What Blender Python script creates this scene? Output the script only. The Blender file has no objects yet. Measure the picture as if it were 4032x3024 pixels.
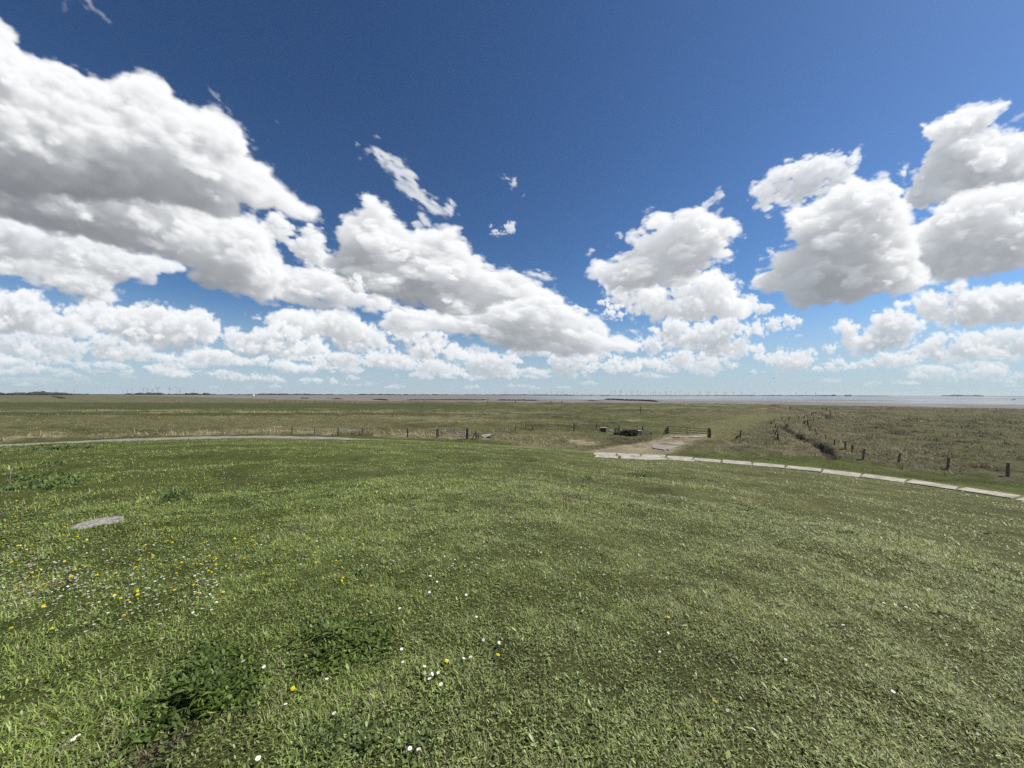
import math, time
import numpy as np
RAD = math.radians
# ------------------------------------------------------------------ camera constants shared with the scene
W0, H0, FPX = 4032.0, 3024.0, 1454.0
PITCH, ROLL = RAD(1.70), RAD(-0.13)
SUN_AZ, SUN_EL = RAD(84), RAD(52)
SUN = np.array([math.sin(SUN_AZ)*math.cos(SUN_EL), math.cos(SUN_AZ)*math.cos(SUN_EL), math.sin(SUN_EL)])
def px_dir(X, Y):
    """direction (x right, y forward, z up) seen at photograph pixel X, Y"""
    a = (np.asarray(X, float)-W0/2)/FPX; b = (H0/2-np.asarray(Y, float))/FPX
    cr, sr = math.cos(ROLL), math.sin(ROLL)
    a, b = a*cr+b*sr, -a*sr+b*cr
    cp, sp = math.cos(PITCH), math.sin(PITCH)
    return np.stack([a, cp-sp*b, sp+cp*b], -1)
def dir_px(d):
    cp, sp = math.cos(PITCH), math.sin(PITCH)
    f = d[..., 1]*cp+d[..., 2]*sp; u = -d[..., 1]*sp+d[..., 2]*cp
    a, b = d[..., 0]/f, u/f
    cr, sr = math.cos(ROLL), math.sin(ROLL)
    a, b = a*cr-b*sr, a*sr+b*cr
    return a*FPX+W0/2, H0/2-b*FPX
# ------------------------------------------------------------------ cumulus clouds: a small volume renderer
# Each cloud is grown on its own voxel grid from an outline inflated into a body, eroded by billowing noise,
# then lit by marching sunlight and skylight through it.  The result is the cloud layer of the world shader.
# outlines: (frame, points); frames give origin and scale of the coordinates in the wide view
FR = {'v': (0.0, 0.0, 1.0), 'a': (0.0, 0.0, 1/3.0), 'b': (0.0, 384.0, 1/3.0), 'c': (603.5, 274.3, .3506), 'd': (1206.9, 329.2, .3175), 'e': (1591.0, 164.6, .4168)}
CL = [
 # frame, softness(px of v), erosion, opacity, tilt deg, base grey, outline   (back to front)
 # --- haze-low rows
 ('b', 5, .9, .35, 0, .25, '0,1300 120,1290 300,1290 440,1320 300,1335 0,1330'),
 ('b', 5, .9, .35, 0, .25, '480,1300 560,1290 640,1330 520,1335'),
 ('b', 5, .9, .3, 0, .25, '760,1260 840,1265 900,1300 800,1310'),
 ('e', 6, .9, .6, 0, .25, '870,1530 1000,1500 1070,1500 1150,1520 1250,1490 1330,1490 1420,1530 1560,1540 1560,1570 1300,1565 1100,1570 900,1560'),
 ('e', 5, .9, .4, 0, .25, '640,1600 720,1570 760,1590 700,1610'),
 ('b', 6, .8, .8, 0, .5, '-150,1180 80,1165 180,1178 250,1210 350,1240 200,1245 -150,1240'),
 ('b', 6, .8, .8, 0, .5, '460,1200 510,1190 600,1200 720,1190 860,1215 870,1250 750,1268 600,1255 500,1240'),
 ('b', 6, .8, .85, 0, .5, '940,1220 1020,1212 1130,1240 1240,1285 1100,1285 990,1268'),
 ('b', 6, .8, .85, 0, .5, '1330,1260 1450,1245 1560,1270 1600,1290 1650,1265 1715,1300 1560,1312 1400,1295'),
 ('b', 4, .8, .6, 0, .4, '1750,1300 1800,1293 1860,1325 1780,1325'),
 ('c', 4, .8, .7, 0, .4, '303,1500 325,1494 348,1505 325,1512'),
 ('c', 4, .8, .7, 0, .4, '130,1560 165,1550 195,1570 160,1580'),
 ('c', 4, .8, .7, 0, .4, '205,1560 235,1550 268,1575 235,1580'),
 ('c', 4, .8, .8, 0, .4, '300,1550 330,1538 365,1580 330,1590'),
 ('c', 4, .8, .5, 0, .4, '380,1580 400,1575 420,1590 395,1592'),
 ('c', 4, .8, .5, 0, .4, '470,1585 505,1580 500,1595 480,1597'),
 ('c', 4, .8, .6, 0, .4, '375,1490 430,1480 525,1500 480,1522 420,1520'),
 ('c', 4, .8, .7, 0, .4, '710,1520 725,1518 740,1535 720,1538'),
 ('c', 4, .8, .6, 0, .4, '800,1520 850,1508 880,1530 820,1535'),
 ('c', 4, .8, .6, 0, .4, '1000,1538 1060,1530 1110,1548 1050,1552'),
 ('c', 4, .8, .7, 0, .4, '1165,1550 1190,1545 1210,1560 1180,1562'),
 ('c', 4, .8, .8, 0, .4, '1530,1485 1570,1480 1580,1500 1620,1488 1655,1515 1620,1528 1590,1518'),
 ('c', 4, .8, .6, 0, .4, '1540,1540 1570,1530 1595,1545 1560,1550'),
 ('d', 5, .8, .6, 0, .4, '150,1490 190,1470 245,1490 200,1510 220,1540 170,1520'),
 # --- second row, far left
 ('b', 9, .7, .85, 0, .7, '-150,1010 0,1000 150,995 350,1025 450,1030 550,1080 560,1120 420,1140 200,1135 -150,1120'),
 ('b', 6, .8, .8, 0, .4, '100,1110 170,1065 220,1095 265,1130 250,1158 180,1150 110,1135'),
 ('b', 7, .8, .85, 0, .6, '550,1080 600,1040 700,1000 760,1005 800,1060 930,1070 1000,1110 960,1155 800,1175 620,1155'),
 ('b', 6, .8, .9, 0, .5, '990,1150 1150,1150 1240,1140 1330,1108 1430,1115 1560,1155 1640,1200 1500,1212 1350,1205 1200,1195 1040,1195'),
 ('b', 6, .8, .9, 0, .5, '1660,1170 1720,1152 1780,1178 1850,1178 1930,1210 2060,1220 2060,1245 1900,1248 1780,1225 1700,1203'),
 ('b', 6, .8, .8, 0, .5, '1780,1180 1900,1160 2030,1150 2130,1128 2212,1140 2260,1170 2212,1195 2000,1195'),
 ('c', 6, .8, .85, 0, .6, '150,1420 250,1400 330,1400 420,1388 500,1418 585,1460 500,1482 350,1475 200,1455'),
 ('c', 5, .8, .85, 0, .5, '-60,1450 0,1440 50,1430 100,1466 240,1475 235,1503 100,1505 -40,1495'),
 ('c', 7, .8, .9, 0, .55, '510,1390 600,1378 700,1358 760,1400 830,1438 900,1436 960,1428 1050,1468 1130,1488 1145,1520 1000,1535 900,1515 800,1485 620,1485 540,1445'),
 ('c', 6, .9, .85, 0, .5, '1150,1450 1220,1398 1290,1388 1330,1410 1400,1398 1490,1440 1400,1452 1460,1490 1480,1543 1350,1548 1200,1535 1140,1500'),
 ('c', 6, .8, .85, 0, .6, '1640,1430 1700,1400 1800,1410 1950,1398 2005,1430 1900,1452 1830,1472 1825,1530 1740,1530 1660,1495'),
 ('d', 6, .8, .95, 0, .5, '290,1450 350,1408 420,1388 490,1440 530,1400 575,1430 545,1482 400,1500 320,1485'),
 ('d', 8, .9, .9, 0, .6, '560,1420 700,1380 850,1330 1000,1350 1180,1350 1240,1380 1150,1410 1245,1452 1100,1492 950,1492 800,1455 650,1478 560,1462'),
 ('d', 7, .9, .9, 0, .5, '1310,1330 1380,1298 1420,1360 1480,1400 1500,1348 1600,1358 1720,1348 1760,1400 1700,1452 1600,1492 1450,1475 1400,1432 1340,1392'),
 ('d', 5, .9, .7, 0, .4, '1300,1490 1340,1470 1400,1490 1330,1502'),
 ('e', 6, .9, .9, 0, .5, '650,1470 750,1428 830,1438 960,1438 970,1480 800,1505 700,1505'),
 ('e', 5, .9, .9, 0, .4, '450,1400 490,1383 537,1400 480,1442'),
 ('e', 6, .9, .85, 0, .45, '370,1520 470,1480 510,1453 560,1480 645,1500 540,1525'),
 ('e', 9, .8, .95, 0, .7, '920,1380 1000,1358 1080,1328 1200,1335 1280,1328 1400,1313 1620,1320 1620,1445 1400,1452 1200,1457 1050,1483 960,1442'),
 ('e', 8, .8, .9, 0, .4, '1190,1420 1250,1395 1320,1400 1420,1440 1300,1450'),
 ('e', 9, .85, .95, 0, .55, '520,1290 560,1273 640,1288 640,1330 720,1290 715,1240 790,1207 840,1208 930,1240 980,1272 920,1340 885,1392 750,1422 600,1432 560,1380 530,1330'),
 # --- middle row
 ('b', 10, .7, .95, 0, .75, '1640,895 1700,905 1760,890 1830,866 1950,868 2050,880 2130,862 2250,880 2400,960 2330,1060 2212,1080 2100,1010 1900,1000 1750,960'),
 ('c', 10, .75, .95, 0, .7, '-10,1150 50,1133 150,1143 230,1170 300,1138 370,1133 440,1158 510,1200 560,1230 640,1290 665,1340 600,1372 480,1372 380,1362 320,1285 240,1290 100,1285'),
 ('b', 9, .8, .97, 0, .6, '1460,1000 1560,983 1660,978 1740,1000 1800,928 1840,926 1900,968 1950,1000 1960,1038 2050,1038 2110,1090 2130,1135 2000,1152 1700,1148 1560,1132 1480,1090'),
 ('b', 11, .75, .97, 0, .65, '-150,735 0,728 60,733 130,718 230,712 268,740 262,800 330,828 360,848 430,828 490,848 550,900 600,960 612,1000 540,1012 420,1022 300,1002 100,992 -150,1000'),
 ('b', 11, .75, .97, 0, .65, '505,850 560,798 650,793 750,830 850,830 950,818 990,815 1080,838 1170,858 1300,853 1350,880 1380,930 1430,960 1432,1000 1390,1062 1290,1098 1100,1092 950,1078 800,1025 620,965 530,900'),
 ('b', 7, .8, .9, 0, .4, '800,1000 850,965 920,970 980,1010 1060,1030 900,1045'),
 ('c', 10, .8, .97, 0, .6, '650,1260 760,1250 870,1250 970,1238 1040,1288 1080,1340 1150,1390 1180,1410 1050,1432 900,1424 800,1392 700,1345'),
 ('d', 8, .9, .9, 0, .5, '470,1290 600,1268 700,1258 740,1310 650,1372 500,1352'),
 ('d', 9, .9, .95, 0, .55, '600,1195 640,1188 700,1210 710,1150 760,1122 820,1138 900,1178 980,1148 1050,1148 1150,1118 1250,1128 1340,1168 1405,1242 1280,1242 1210,1250 1310,1330 1230,1382 1000,1354 850,1334 750,1312 700,1262'),
 ('c', 11, .85, .98, 14, .75, '620,1170 720,1098 800,1110 950,1135 1100,1150 1300,1105 1420,1050 1500,1035 1560,1028 1640,1012 1740,1058 1790,1098 1830,1138 1900,1178 1960,1198 2010,1238 2040,1288 2110,1300 2180,1335 2160,1370 2000,1392 1900,1412 1800,1392 1600,1372 1450,1342 1300,1322 1180,1292 1050,1252 950,1235 800,1255 700,1245 620,1215'),
 ('c', 5, .9, .9, 0, .3, '1780,1110 1830,1100 1880,1120 1905,1115 1890,1140 1830,1150'),
 # --- left giant and its lobes
 ('b', 12, .6, .98, 12, .9, '-150,480 0,488 130,478 300,498 600,548 665,600 725,690 742,785 700,808 560,780 400,722 200,662 0,602 -150,560'),
 ('b', 12, .6, .95, 12, .9, '-150,210 0,238 150,285 300,335 600,388 700,398 880,468 1000,498 1090,548 1190,580 1140,610 1020,618 1000,650 850,642 750,672 600,590 300,520 -150,520'),
 ('c', 10, .85, .97, 20, .55, '-120,620 -60,530 -10,530 40,588 100,640 140,620 200,598 272,660 250,740 290,800 340,850 310,890 180,858 130,805 40,765 -40,730'),
 ('c', 12, .75, .98, 14, .85, '-220,830 -120,870 0,890 130,880 200,866 300,880 420,905 520,1000 650,1050 730,1100 600,1145 450,1118 330,1115 230,1078 150,1066 0,1074 -150,1050 -300,990'),
 ('b', 15, .65, .99, 20, 1.0, '-150,-420 300,-360 700,-240 1000,-70 1180,60 1340,195 1500,238 1620,278 1690,328 1730,398 1742,470 1810,540 1850,620 1800,700 1750,790 1650,772 1530,712 1400,702 1240,628 1290,588 1190,552 1000,478 700,420 350,320 0,225 -150,200'),
 ('a', 17, .6, .99, 24, 1.0, '-200,60 0,185 60,225 100,272 130,330 250,393 310,408 370,402 460,440 560,498 640,538 760,540 800,515 835,525 920,508 990,518 1060,578 1110,640 1190,683 1280,748 1330,742 1400,762 1480,808 1560,858 1600,918 1632,990 1590,1012 1650,1058 1760,1090 1745,1140 1800,1200 1890,1290 2020,1388 1900,1372 1780,1318 1650,1345 1550,1305 1525,1360 1420,1400 1250,1330 1000,1290 700,1270 400,1250 100,1230 -200,1200'),
 # --- centre
 ('c', 14, .8, .99, 10, .95, '365,700 385,640 400,578 440,566 490,590 500,530 530,500 522,428 570,448 620,480 660,518 690,560 740,600 800,640 850,625 900,655 960,640 1000,645 1088,618 1070,690 1130,728 1168,770 1160,808 1220,816 1300,856 1390,880 1450,886 1520,918 1582,948 1590,990 1560,1025 1400,1085 1200,1145 1080,1160 950,1138 830,1098 700,1050 600,1025 480,980 340,900 300,850 395,790'),
 ('c', 6, .9, .9, 0, .3, '415,920 450,895 500,930 518,990 480,1000 430,970'),
 ('c', 6, 1.2, .75, 35, .2, '560,110 600,125 660,145 720,178 760,188 795,240 850,288 862,340 900,380 930,430 980,438 1010,480 1060,430 1088,470 1104,540 1060,562 960,545 900,515 840,472 780,432 710,362 690,300 620,252 580,190'),
 ('c', 6, 1.1, .7, 40, .2, '840,528 890,518 940,578 955,625 880,625'),
 ('c', 4, 1.1, .45, 35, .2, '455,110 475,85 495,110 478,140'),
 ('c', 4, 1.2, .35, 35, .2, '505,130 560,110 590,160 540,180'),
 ('c', 4, 1.2, .3, 35, .2, '565,50 600,40 640,70 590,75'),
 ('c', 4, 1.2, .3, 35, .2, '475,185 510,175 535,200 500,205'),
 ('c', 4, 1.1, .65, 20, .2, '1355,300 1395,285 1430,320 1460,305 1474,375 1432,385 1400,335'),
 ('c', 4, 1.1, .45, 0, .2, '1480,440 1510,408 1516,425 1495,448'),
 ('c', 5, 1.0, .75, 0, .3, '1293,612 1300,590 1330,602 1380,588 1420,602 1440,590 1450,640 1380,674 1330,655'),
 ('c', 5, 1.1, .75, 10, .3, '1545,880 1600,876 1660,888 1715,935 1665,950 1635,975 1590,935'),
 ('c', 4, 1.1, .4, 10, .3, '1680,980 1700,970 1712,1005 1690,1012'),
 ('c', 4, 1.2, .3, 10, .3, '1210,750 1250,760 1265,800 1230,780'),
 # --- right-centre
 ('d', 12, .9, .99, -8, .3, '310,890 500,870 700,890 900,830 1060,806 1115,850 1205,888 1225,970 1295,1010 1315,1070 1275,1125 1100,1145 900,1135 750,1115 600,1093 480,1062 400,1055 345,980'),
 ('d', 12, .95, .99, -12, .32, '240,800 250,765 300,736 380,760 410,725 470,690 500,640 495,590 520,576 580,600 575,548 640,565 600,500 620,435 660,416 720,405 782,450 840,396 910,376 960,370 1000,400 1050,440 1120,460 1170,436 1212,500 1205,560 1150,610 1175,680 1110,742 1040,762 1010,805 940,835 820,870 650,910 500,910 350,940 320,885 240,845'),
 ('d', 5, 1.2, .7, -35, .2, '950,390 970,335 1040,285 1095,216 1130,250 1140,310 1060,360 1000,405'),
 ('d', 4, 1.2, .5, -35, .2, '1030,420 1110,355 1130,375 1080,445'),
 ('d', 4, 1.1, .45, 0, .2, '1200,640 1215,640 1228,670 1210,680'),
 ('d', 4, 1.1, .5, 0, .2, '1205,460 1228,455 1232,485 1212,482'),
 ('d', 5, 1.0, .9, 0, .3, '270,1020 330,978 370,1010 435,1050 380,1068 320,1063'),
 ('d', 5, 1.0, .9, 0, .35, '295,1100 320,1068 380,1075 460,1090 420,1134 340,1136'),
 ('d', 5, 1.0, .85, 0, .3, '1285,980 1340,980 1365,1030 1440,1018 1475,1060 1420,1093 1340,1115 1320,1060'),
 ('d', 6, 1.0, .9, 0, .35, '1345,1125 1430,1108 1545,1160 1510,1203 1420,1212'),
 ('d', 5, 1.0, .9, 0, .35, '1535,1110 1610,1096 1665,1150 1600,1194 1555,1185'),
 ('d', 4, 1.1, .6, 0, .3, '1520,1283 1550,1240 1568,1283'),
 ('d', 4, 1.1, .5, 0, .3, '1590,1250 1640,1226 1660,1248 1610,1265'),
 ('d', 5, 1.1, .7, 0, .3, '1270,1268 1310,1248 1358,1275 1310,1290'),
 ('d', 5, 1.1, .8, 0, .3, '445,1212 510,1196 575,1240 510,1254'),
 ('d', 4, 1.1, .55, 0, .2, '385,550 415,520 452,572 420,608'),
 ('d', 4, 1.1, .6, 0, .2, '180,695 215,640 260,656 210,714'),
 ('d', 4, 1.1, .25, 0, .2, '310,620 340,610 360,630 335,645'),
 # --- right
 ('e', 11, .85, .98, 0, .55, '840,1182 940,1158 1000,1098 1100,1058 1172,1056 1190,1108 1270,1086 1380,1098 1490,1080 1620,1090 1620,1255 1490,1268 1300,1284 1100,1294 1000,1262 930,1190'),
 ('e', 10, .95, .98, -18, .10, '860,650 900,550 950,480 1000,390 1040,340 970,322 958,250 1050,238 1100,205 1180,178 1290,158 1410,132 1330,190 1312,260 1390,300 1490,305 1620,310 1620,570 1490,592 1350,565 1250,615 1100,645 950,694'),
 ('e', 13, .88, .99, -12, .32, '850,830 900,790 960,765 1050,675 1150,632 1300,585 1430,575 1620,590 1620,955 1490,988 1350,1004 1200,1034 1050,1054 960,1066 880,1000'),
 ('e', 14, .88, .99, -12, .38, '255,710 290,676 400,650 500,600 620,528 680,550 780,516 850,560 868,465 888,490 855,610 872,690 905,795 935,900 965,1000 985,1065 900,1098 750,1115 600,1155 350,1178 255,1125 220,1094 170,1104 92,1072 150,1010 220,940 300,900 320,850 268,835 262,760'),
 ('e', 9, .98, .93, -25, .08, '88,570 160,528 200,488 260,452 340,438 420,410 520,428 625,390 612,500 592,545 450,620 330,655 270,645 150,694 102,684 120,640 92,612'),
 ('e', 4, 1.1, .7, 0, .2, '138,895 160,882 192,890 218,932 168,934'),
 ('e', 4, 1.1, .6, -15, .2, '205,882 250,868 292,868 255,892'),
 ('e', 4, 1.1, .3, -15, .2, '170,855 205,830 222,848'),
 ('e', 5, 1.3, .35, -20, .2, '1400,240 1440,200 1530,160 1560,200 1450,245'),
 # --- wisps high left
 ('a', 6, 1.3, .28, 45, .1, '480,-30 590,-30 620,40 690,100 745,160 700,150 620,90 560,50'),
 ('a', 6, 1.3, .10, 45, .1, '400,-30 450,-20 450,70 400,90'),
 ('a', 5, 1.3, .30, 40, .1, '1330,550 1365,560 1430,610 1445,660 1500,700 1555,790 1548,820 1500,760 1440,690 1350,610'),
 ('a', 4, 1.3, .2, 40, .1, '1340,650 1400,660 1420,680 1370,685'),
 ('a', 4, 1.3, .12, 40, .1, '1770,770 1800,780 1820,815 1790,800'),
 ('c', 4, 1.3, .15, 60, .1, '195,315 215,320 225,370 265,400 235,395 205,350'),
]
rng = np.random.default_rng(7)
# small fair-weather clouds in the rows nearest the horizon
for _ in range(95):
    y_ = 838-74*rng.random()**1.3; x_ = rng.uniform(-40, 2250); q_ = (853-y_); w_ = q_*rng.uniform(.5, 1.5)+10; t_ = q_*rng.uniform(.13, .24)+2.5
    n_ = 5; top_ = [(x_-w_/2+w_*k/n_+rng.uniform(-.04, .04)*w_, y_-t_*math.sin(math.pi*(k+.35)/(n_+.7))*rng.uniform(.55, 1.2)) for k in range(n_+1)]
    CL.insert(0, ('v', 4, .75, rng.uniform(.45, .85), 0, .5, ' '.join('%.1f,%.1f' % p for p in top_+[(x_+w_*.42, y_+t_*.18), (x_, y_+t_*.22), (x_-w_*.42, y_+t_*.16)])))
def tile_worley(n, cells):
    pts = rng.random((cells, cells, cells, 3))
    g = (np.arange(n)+.5)/n*cells
    i = np.floor(g).astype(int); f = (g-i).astype(np.float32)
    best = np.full((n, n, n), 9., np.float32)
    for a in (-1, 0, 1):
        for b in (-1, 0, 1):
            for c in (-1, 0, 1):
                P = pts[((i+a) % cells)[:, None, None], ((i+b) % cells)[None, :, None], ((i+c) % cells)[None, None, :]].astype(np.float32)
                d = (P[..., 0]+a-f[:, None, None])**2+(P[..., 1]+b-f[None, :, None])**2+(P[..., 2]+c-f[None, None, :])**2
                np.minimum(best, d, out=best)
    return 1-np.sqrt(best)                                            # 1 at cell centres: billows
def tile_fft(n, beta):
    k = np.fft.fftfreq(n)*n; kz = np.fft.rfftfreq(n)*n
    r = np.sqrt(k[:, None, None]**2+k[None, :, None]**2+kz[None, None, :]**2)
    s = np.where(r < 1.5, 0, np.maximum(r, 1)**-beta)
    v = np.fft.irfftn(np.fft.rfftn(rng.standard_normal((n, n, n)))*s, (n, n, n))
    return (v/v.std()).astype(np.float32)
def take(t, xs, ys, zs):
    """separable linear sampling of the periodic tile t at the outer grid xs, ys, zs (in tiles)"""
    n = t.shape[0]
    for ax, c in enumerate((xs, ys, zs)):
        g = np.asarray(c)*n; i = np.floor(g).astype(int); f = (g-i).astype(np.float32)
        sh = [1, 1, 1]; sh[ax] = -1; f = f.reshape(sh)
        t = np.take(t, i % n, ax)*(1-f)+np.take(t, (i+1) % n, ax)*f
    return t
def seg_dist(px, py, P):
    """signed distance (inside > 0) from points to the closed outline P"""
    d = np.full(px.shape, 1e9, np.float32); ins = np.zeros(px.shape, bool)
    for (x0, y0), (x1, y1) in zip(P, np.roll(P, -1, 0)):
        ex, ey = x1-x0, y1-y0; L = ex*ex+ey*ey+1e-9
        t = np.clip(((px-x0)*ex+(py-y0)*ey)/L, 0, 1)
        np.minimum(d, (px-x0-t*ex)**2+(py-y0-t*ey)**2, out=d)
        c = ((y0 > py) != (y1 > py)) & (px < (x1-x0)*(py-y0)/(y1-y0+1e-12)+x0)
        ins ^= c
    d = np.sqrt(d); return np.where(ins, d, -d)
def shift2(a, sx, sz):
    """a (x, z) sampled at x+sx, z+sz (linear, edges held at zero flux outside)"""
    for ax, s in ((0, sx), (1, sz)):
        k = int(math.floor(s)); f = s-k
        def sh(v, m):
            if m == 0: return v
            o = np.zeros_like(v); n = v.shape[ax]
            if abs(m) >= n: return o
            if ax == 0:
                if m > 0: o[:-m] = v[m:]
                else: o[-m:] = v[:m]
            else:
                if m > 0: o[:, :-m] = v[:, m:]
                else: o[:, -m:] = v[:, :m]
            return o
        a = sh(a, k)*(1-f)+sh(a, k+1)*f
    return a
def smooth(x, a, b):
    t = np.clip((x-a)/(b-a), 0, 1); return t*t*(3-2*t)
def bilerp(img, x, y):
    nx, ny = img.shape[:2]
    ok = (x > 0) & (x < nx-1.001) & (y > 0) & (y < ny-1.001)
    x = np.clip(x, 0, nx-1.001); y = np.clip(y, 0, ny-1.001)
    i = x.astype(int); j = y.astype(int); f = (x-i)[..., None]; g = (y-j)[..., None]
    r = (img[i, j]*(1-f)+img[i+1, j]*f)*(1-g)+(img[i, j+1]*(1-f)+img[i+1, j+1]*f)*g
    return r*ok[..., None]
V = W0/2212.0
AZ0, AZ1, EL0, EL1 = -62.0, 62.0, 0.0, 50.0
def cloud_layer(ppd=14.0):
    nu, nv = int((AZ1-AZ0)*ppd), int((EL1-EL0)*ppd)
    az = np.radians(AZ0+(np.arange(nu)+.5)/ppd)[None, :]; el = np.radians(EL0+(np.arange(nv)+.5)/ppd)[:, None]
    d = np.stack([np.sin(az)*np.cos(el), np.cos(az)*np.cos(el), np.sin(el)+0*az], -1)
    X, Y = dir_px(d); X = X/V; Y = Y/V                               # where each texel falls in the traced view
    out = np.zeros((nv, nu, 4), np.float32)
    n = 96
    w = [tile_worley(n, c) for c in (5, 11, 23)]
    bil = .6*w[0]+.28*w[1]+.12*w[2]; lo_, hi_ = np.percentile(bil, (4, 97)); bil = np.clip((bil-lo_)/(hi_-lo_), -.15, 1.15)
    fb = tile_fft(n, 2.4)
    for k, (fr, soft, ero, opac, tilt, grey, txt) in enumerate(CL):
        ox, oy, sc = FR[fr]
        P = np.array([[float(c) for c in p.split(',')] for p in txt.split()])*sc+[ox, oy]
        cx, cy = (P.min(0)+P.max(0))/2
        dirc = px_dir(cx*V, cy*V); dirc = dirc/np.linalg.norm(dirc)
        right = np.array([dirc[1], -dirc[0], 0]); right /= np.linalg.norm(right); up = np.cross(right, dirc)
        s = np.array([SUN@right, SUN@up, SUN@dirc])
        t = RAD(tilt); ct, st = math.cos(t), math.sin(t)              # grid x axis runs down-right by tilt
        R = np.array([[ct, st], [-st, ct]])                           # image (x, y down) -> grid (gx, gy down)
        Q = (P-[cx, cy])@R.T
        size = max(np.ptp(P[:, 0]), np.ptp(P[:, 1])); thin = min(np.ptp(Q[:, 0]), np.ptp(Q[:, 1]))
        soft = soft*.9 if ero > 1 else min(soft*.85, max(1.6, thin*.13))
        h = max(.6, size/430.0)                                     # voxel edge
        m = soft*2.2+3
        gx = np.arange(Q[:, 0].min()-m, Q[:, 0].max()+m, h); gy = np.arange(Q[:, 1].min()-m, Q[:, 1].max()+m, h)
        D = seg_dist(gx[:, None]+0*gy[None, :], gy[None, :]+0*gx[:, None], Q)
        Rb = max(4., thin*.42)
        e = np.clip(D+soft*1.55, 0, Rb); hh = np.sqrt(np.maximum(e*(2*Rb-e), 0))
        gz = np.arange(-Rb-soft*.3, Rb*.7, h*1.5)
        o = rng.random(15)*7
        st2 = .5 if abs(tilt) > 9 else 1.0                            # streaks along the grid x axis
        CALM = .45 if (tilt > 11 and soft > 9) else 1.0               # the great bank is smooth, the heaps are knobbly
        lump = max(soft*5.5, min(Rb, 60)*.75)*LUMP                    # towers and bulges on the near face
        LB = take(bil, gx*st2/(lump*5)+o[12], gy/(lump*5)+o[13], np.zeros(1)+o[14])
        LB2 = take(bil, gx*st2/(lump*2.1)+o[13], gy/(lump*2.1)+o[14], np.zeros(1)+o[12])
        near = np.where(gz < 0, 1.0, .45)[None, None, :]
        E = hh[:, :, None]*(1-RELIEF*np.clip((ero-.35)/.5, .3, 1)*(.55 if CALM < 1 else 1)*near*np.clip(1.25-1.15*LB-.35*LB2, 0, 1))-np.abs(gz)[None, None, :]   # depth inside the inflated body
        E = np.minimum(E, (D+soft*1.55)[:, :, None])
        def N(t, scale, i): return take(t, gx*st2/scale+o[i], gy/scale+o[i+1], gz*.85/scale+o[i+2])
        B0 = N(bil, soft*26, 0); B1 = N(bil, soft*8.5, 3); B2 = N(bil, soft*2.9, 6); B3 = N(bil, soft*1.15, 5); F = N(fb, soft*9, 9)
        CA = (CALM+(1-CALM)*(1-smooth(D, soft, soft*6)))[:, :, None]
        disp = (1-B0)*2.3*BIG+((1-B1)*1.65+(1-B2)*.80)*CA+(1-CA)*1.1+(1-B3)*.32+F*.34             # 0 at billow tops, about 4 in the creases
        den = E/soft-(disp-1.55-.4*(ero > 1))*min(ero, 1.05)*1.1
        den = smooth(den, 0, 1.15+1.9*(ero > 1))*(.22+.78*smooth(D, -soft*.8, soft*2.4))[:, :, None]*(.35 if ero > 1 else 1)*np.clip(.25+B1*.9+F*.12, .12, 1.4)
        wide = np.clip(1.15-ero*.15, .5, 1)
        if ero > 1:                                                   # torn veils: soft, streaked, see-through
            F2 = take(fb, gx*.42/(soft*7)+o[0], gy/(soft*7)+o[1], gz*.5/(soft*7)+o[2]); ed = smooth(D, -soft*1.2, soft*2.6)[:, :, None]*np.exp(-(gz/(soft*1.6))**2)[None, None, :]
            den = (np.clip(ed*1.5+F2*.28+(B1-.5)*.8+(B2-.5)*.35-.62, 0, 1)*.34*ed**.5).astype(np.float32)
        # ---- light: sweep slices from the sun side
        s2 = R@np.array([s[0], -s[1]]); sx, sy, sz = s2[0], -s2[1], s[2]*.35   # towards the sun, grid y up
        sy = max(sy, .35)
        ext = np.float32(EXT/soft*h); LEX = LEXT*(.42+.72*grey)
        tau = np.zeros_like(den); amb = np.zeros_like(den)
        cur = np.zeros((len(gx), len(gz)), np.float32); ca = cur.copy(); cb = cur.copy(); tab = np.zeros_like(den); kb = max(1, int(soft*.22/h))
        stp = 1/sy
        for j in range(len(gy)):
            if j: cur = shift2(cur+den[:, j-1]*stp, sx/sy, sz/sy/1.5); cb = shift2(cb+den[:, j-1]*stp, sx/sy, sz/sy/1.5); ca = ca+den[:, j-1]
            if j and j % 3 == 0:                                      # skylight spreads sideways
                ca[1:-1] = .25*ca[:-2]+.5*ca[1:-1]+.25*ca[2:]; ca[:, 1:-1] = .25*ca[:, :-2]+.5*ca[:, 1:-1]+.25*ca[:, 2:]
            if j and j % 2 == 0:                                      # light that has scattered on the way down is soft
                cb[kb:-kb] = .3*cb[:-2*kb]+.4*cb[kb:-kb]+.3*cb[2*kb:]; cb[:, 1:-1] = .3*cb[:, :-2]+.4*cb[:, 1:-1]+.3*cb[:, 2:]
            tab[:, j] = cb
            tau[:, j] = cur; amb[:, j] = ca
        tau *= ext*LEX; tab *= ext*LEX; amb *= ext*LEX
        sun = .20*np.exp(-tau*.8)+.48*np.exp(-tab*.24)+.32*np.exp(-tab*.07)
        sky = np.exp(-amb*.10)
        # ---- view: front to back
        a = 1-np.exp(-den*ext*2.2*1.5)
        T = np.cumprod(1-a, 2); Tp = np.concatenate([np.ones_like(T[:, :, :1]), T[:, :, :-1]], 2)
        wgt = a*Tp
        alpha = 1-T[:, :, -1]
        S = (wgt*sun).sum(2)/np.maximum(alpha, 1e-4); A = (wgt*sky).sum(2)/np.maximum(alpha, 1e-4)
        img = np.stack([S*alpha, A*alpha, alpha], -1).astype(np.float32)
        # ---- back into the layer
        gxx = (X-cx)*ct+(Y-cy)*st; gyy = -(X-cx)*st+(Y-cy)*ct
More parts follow.
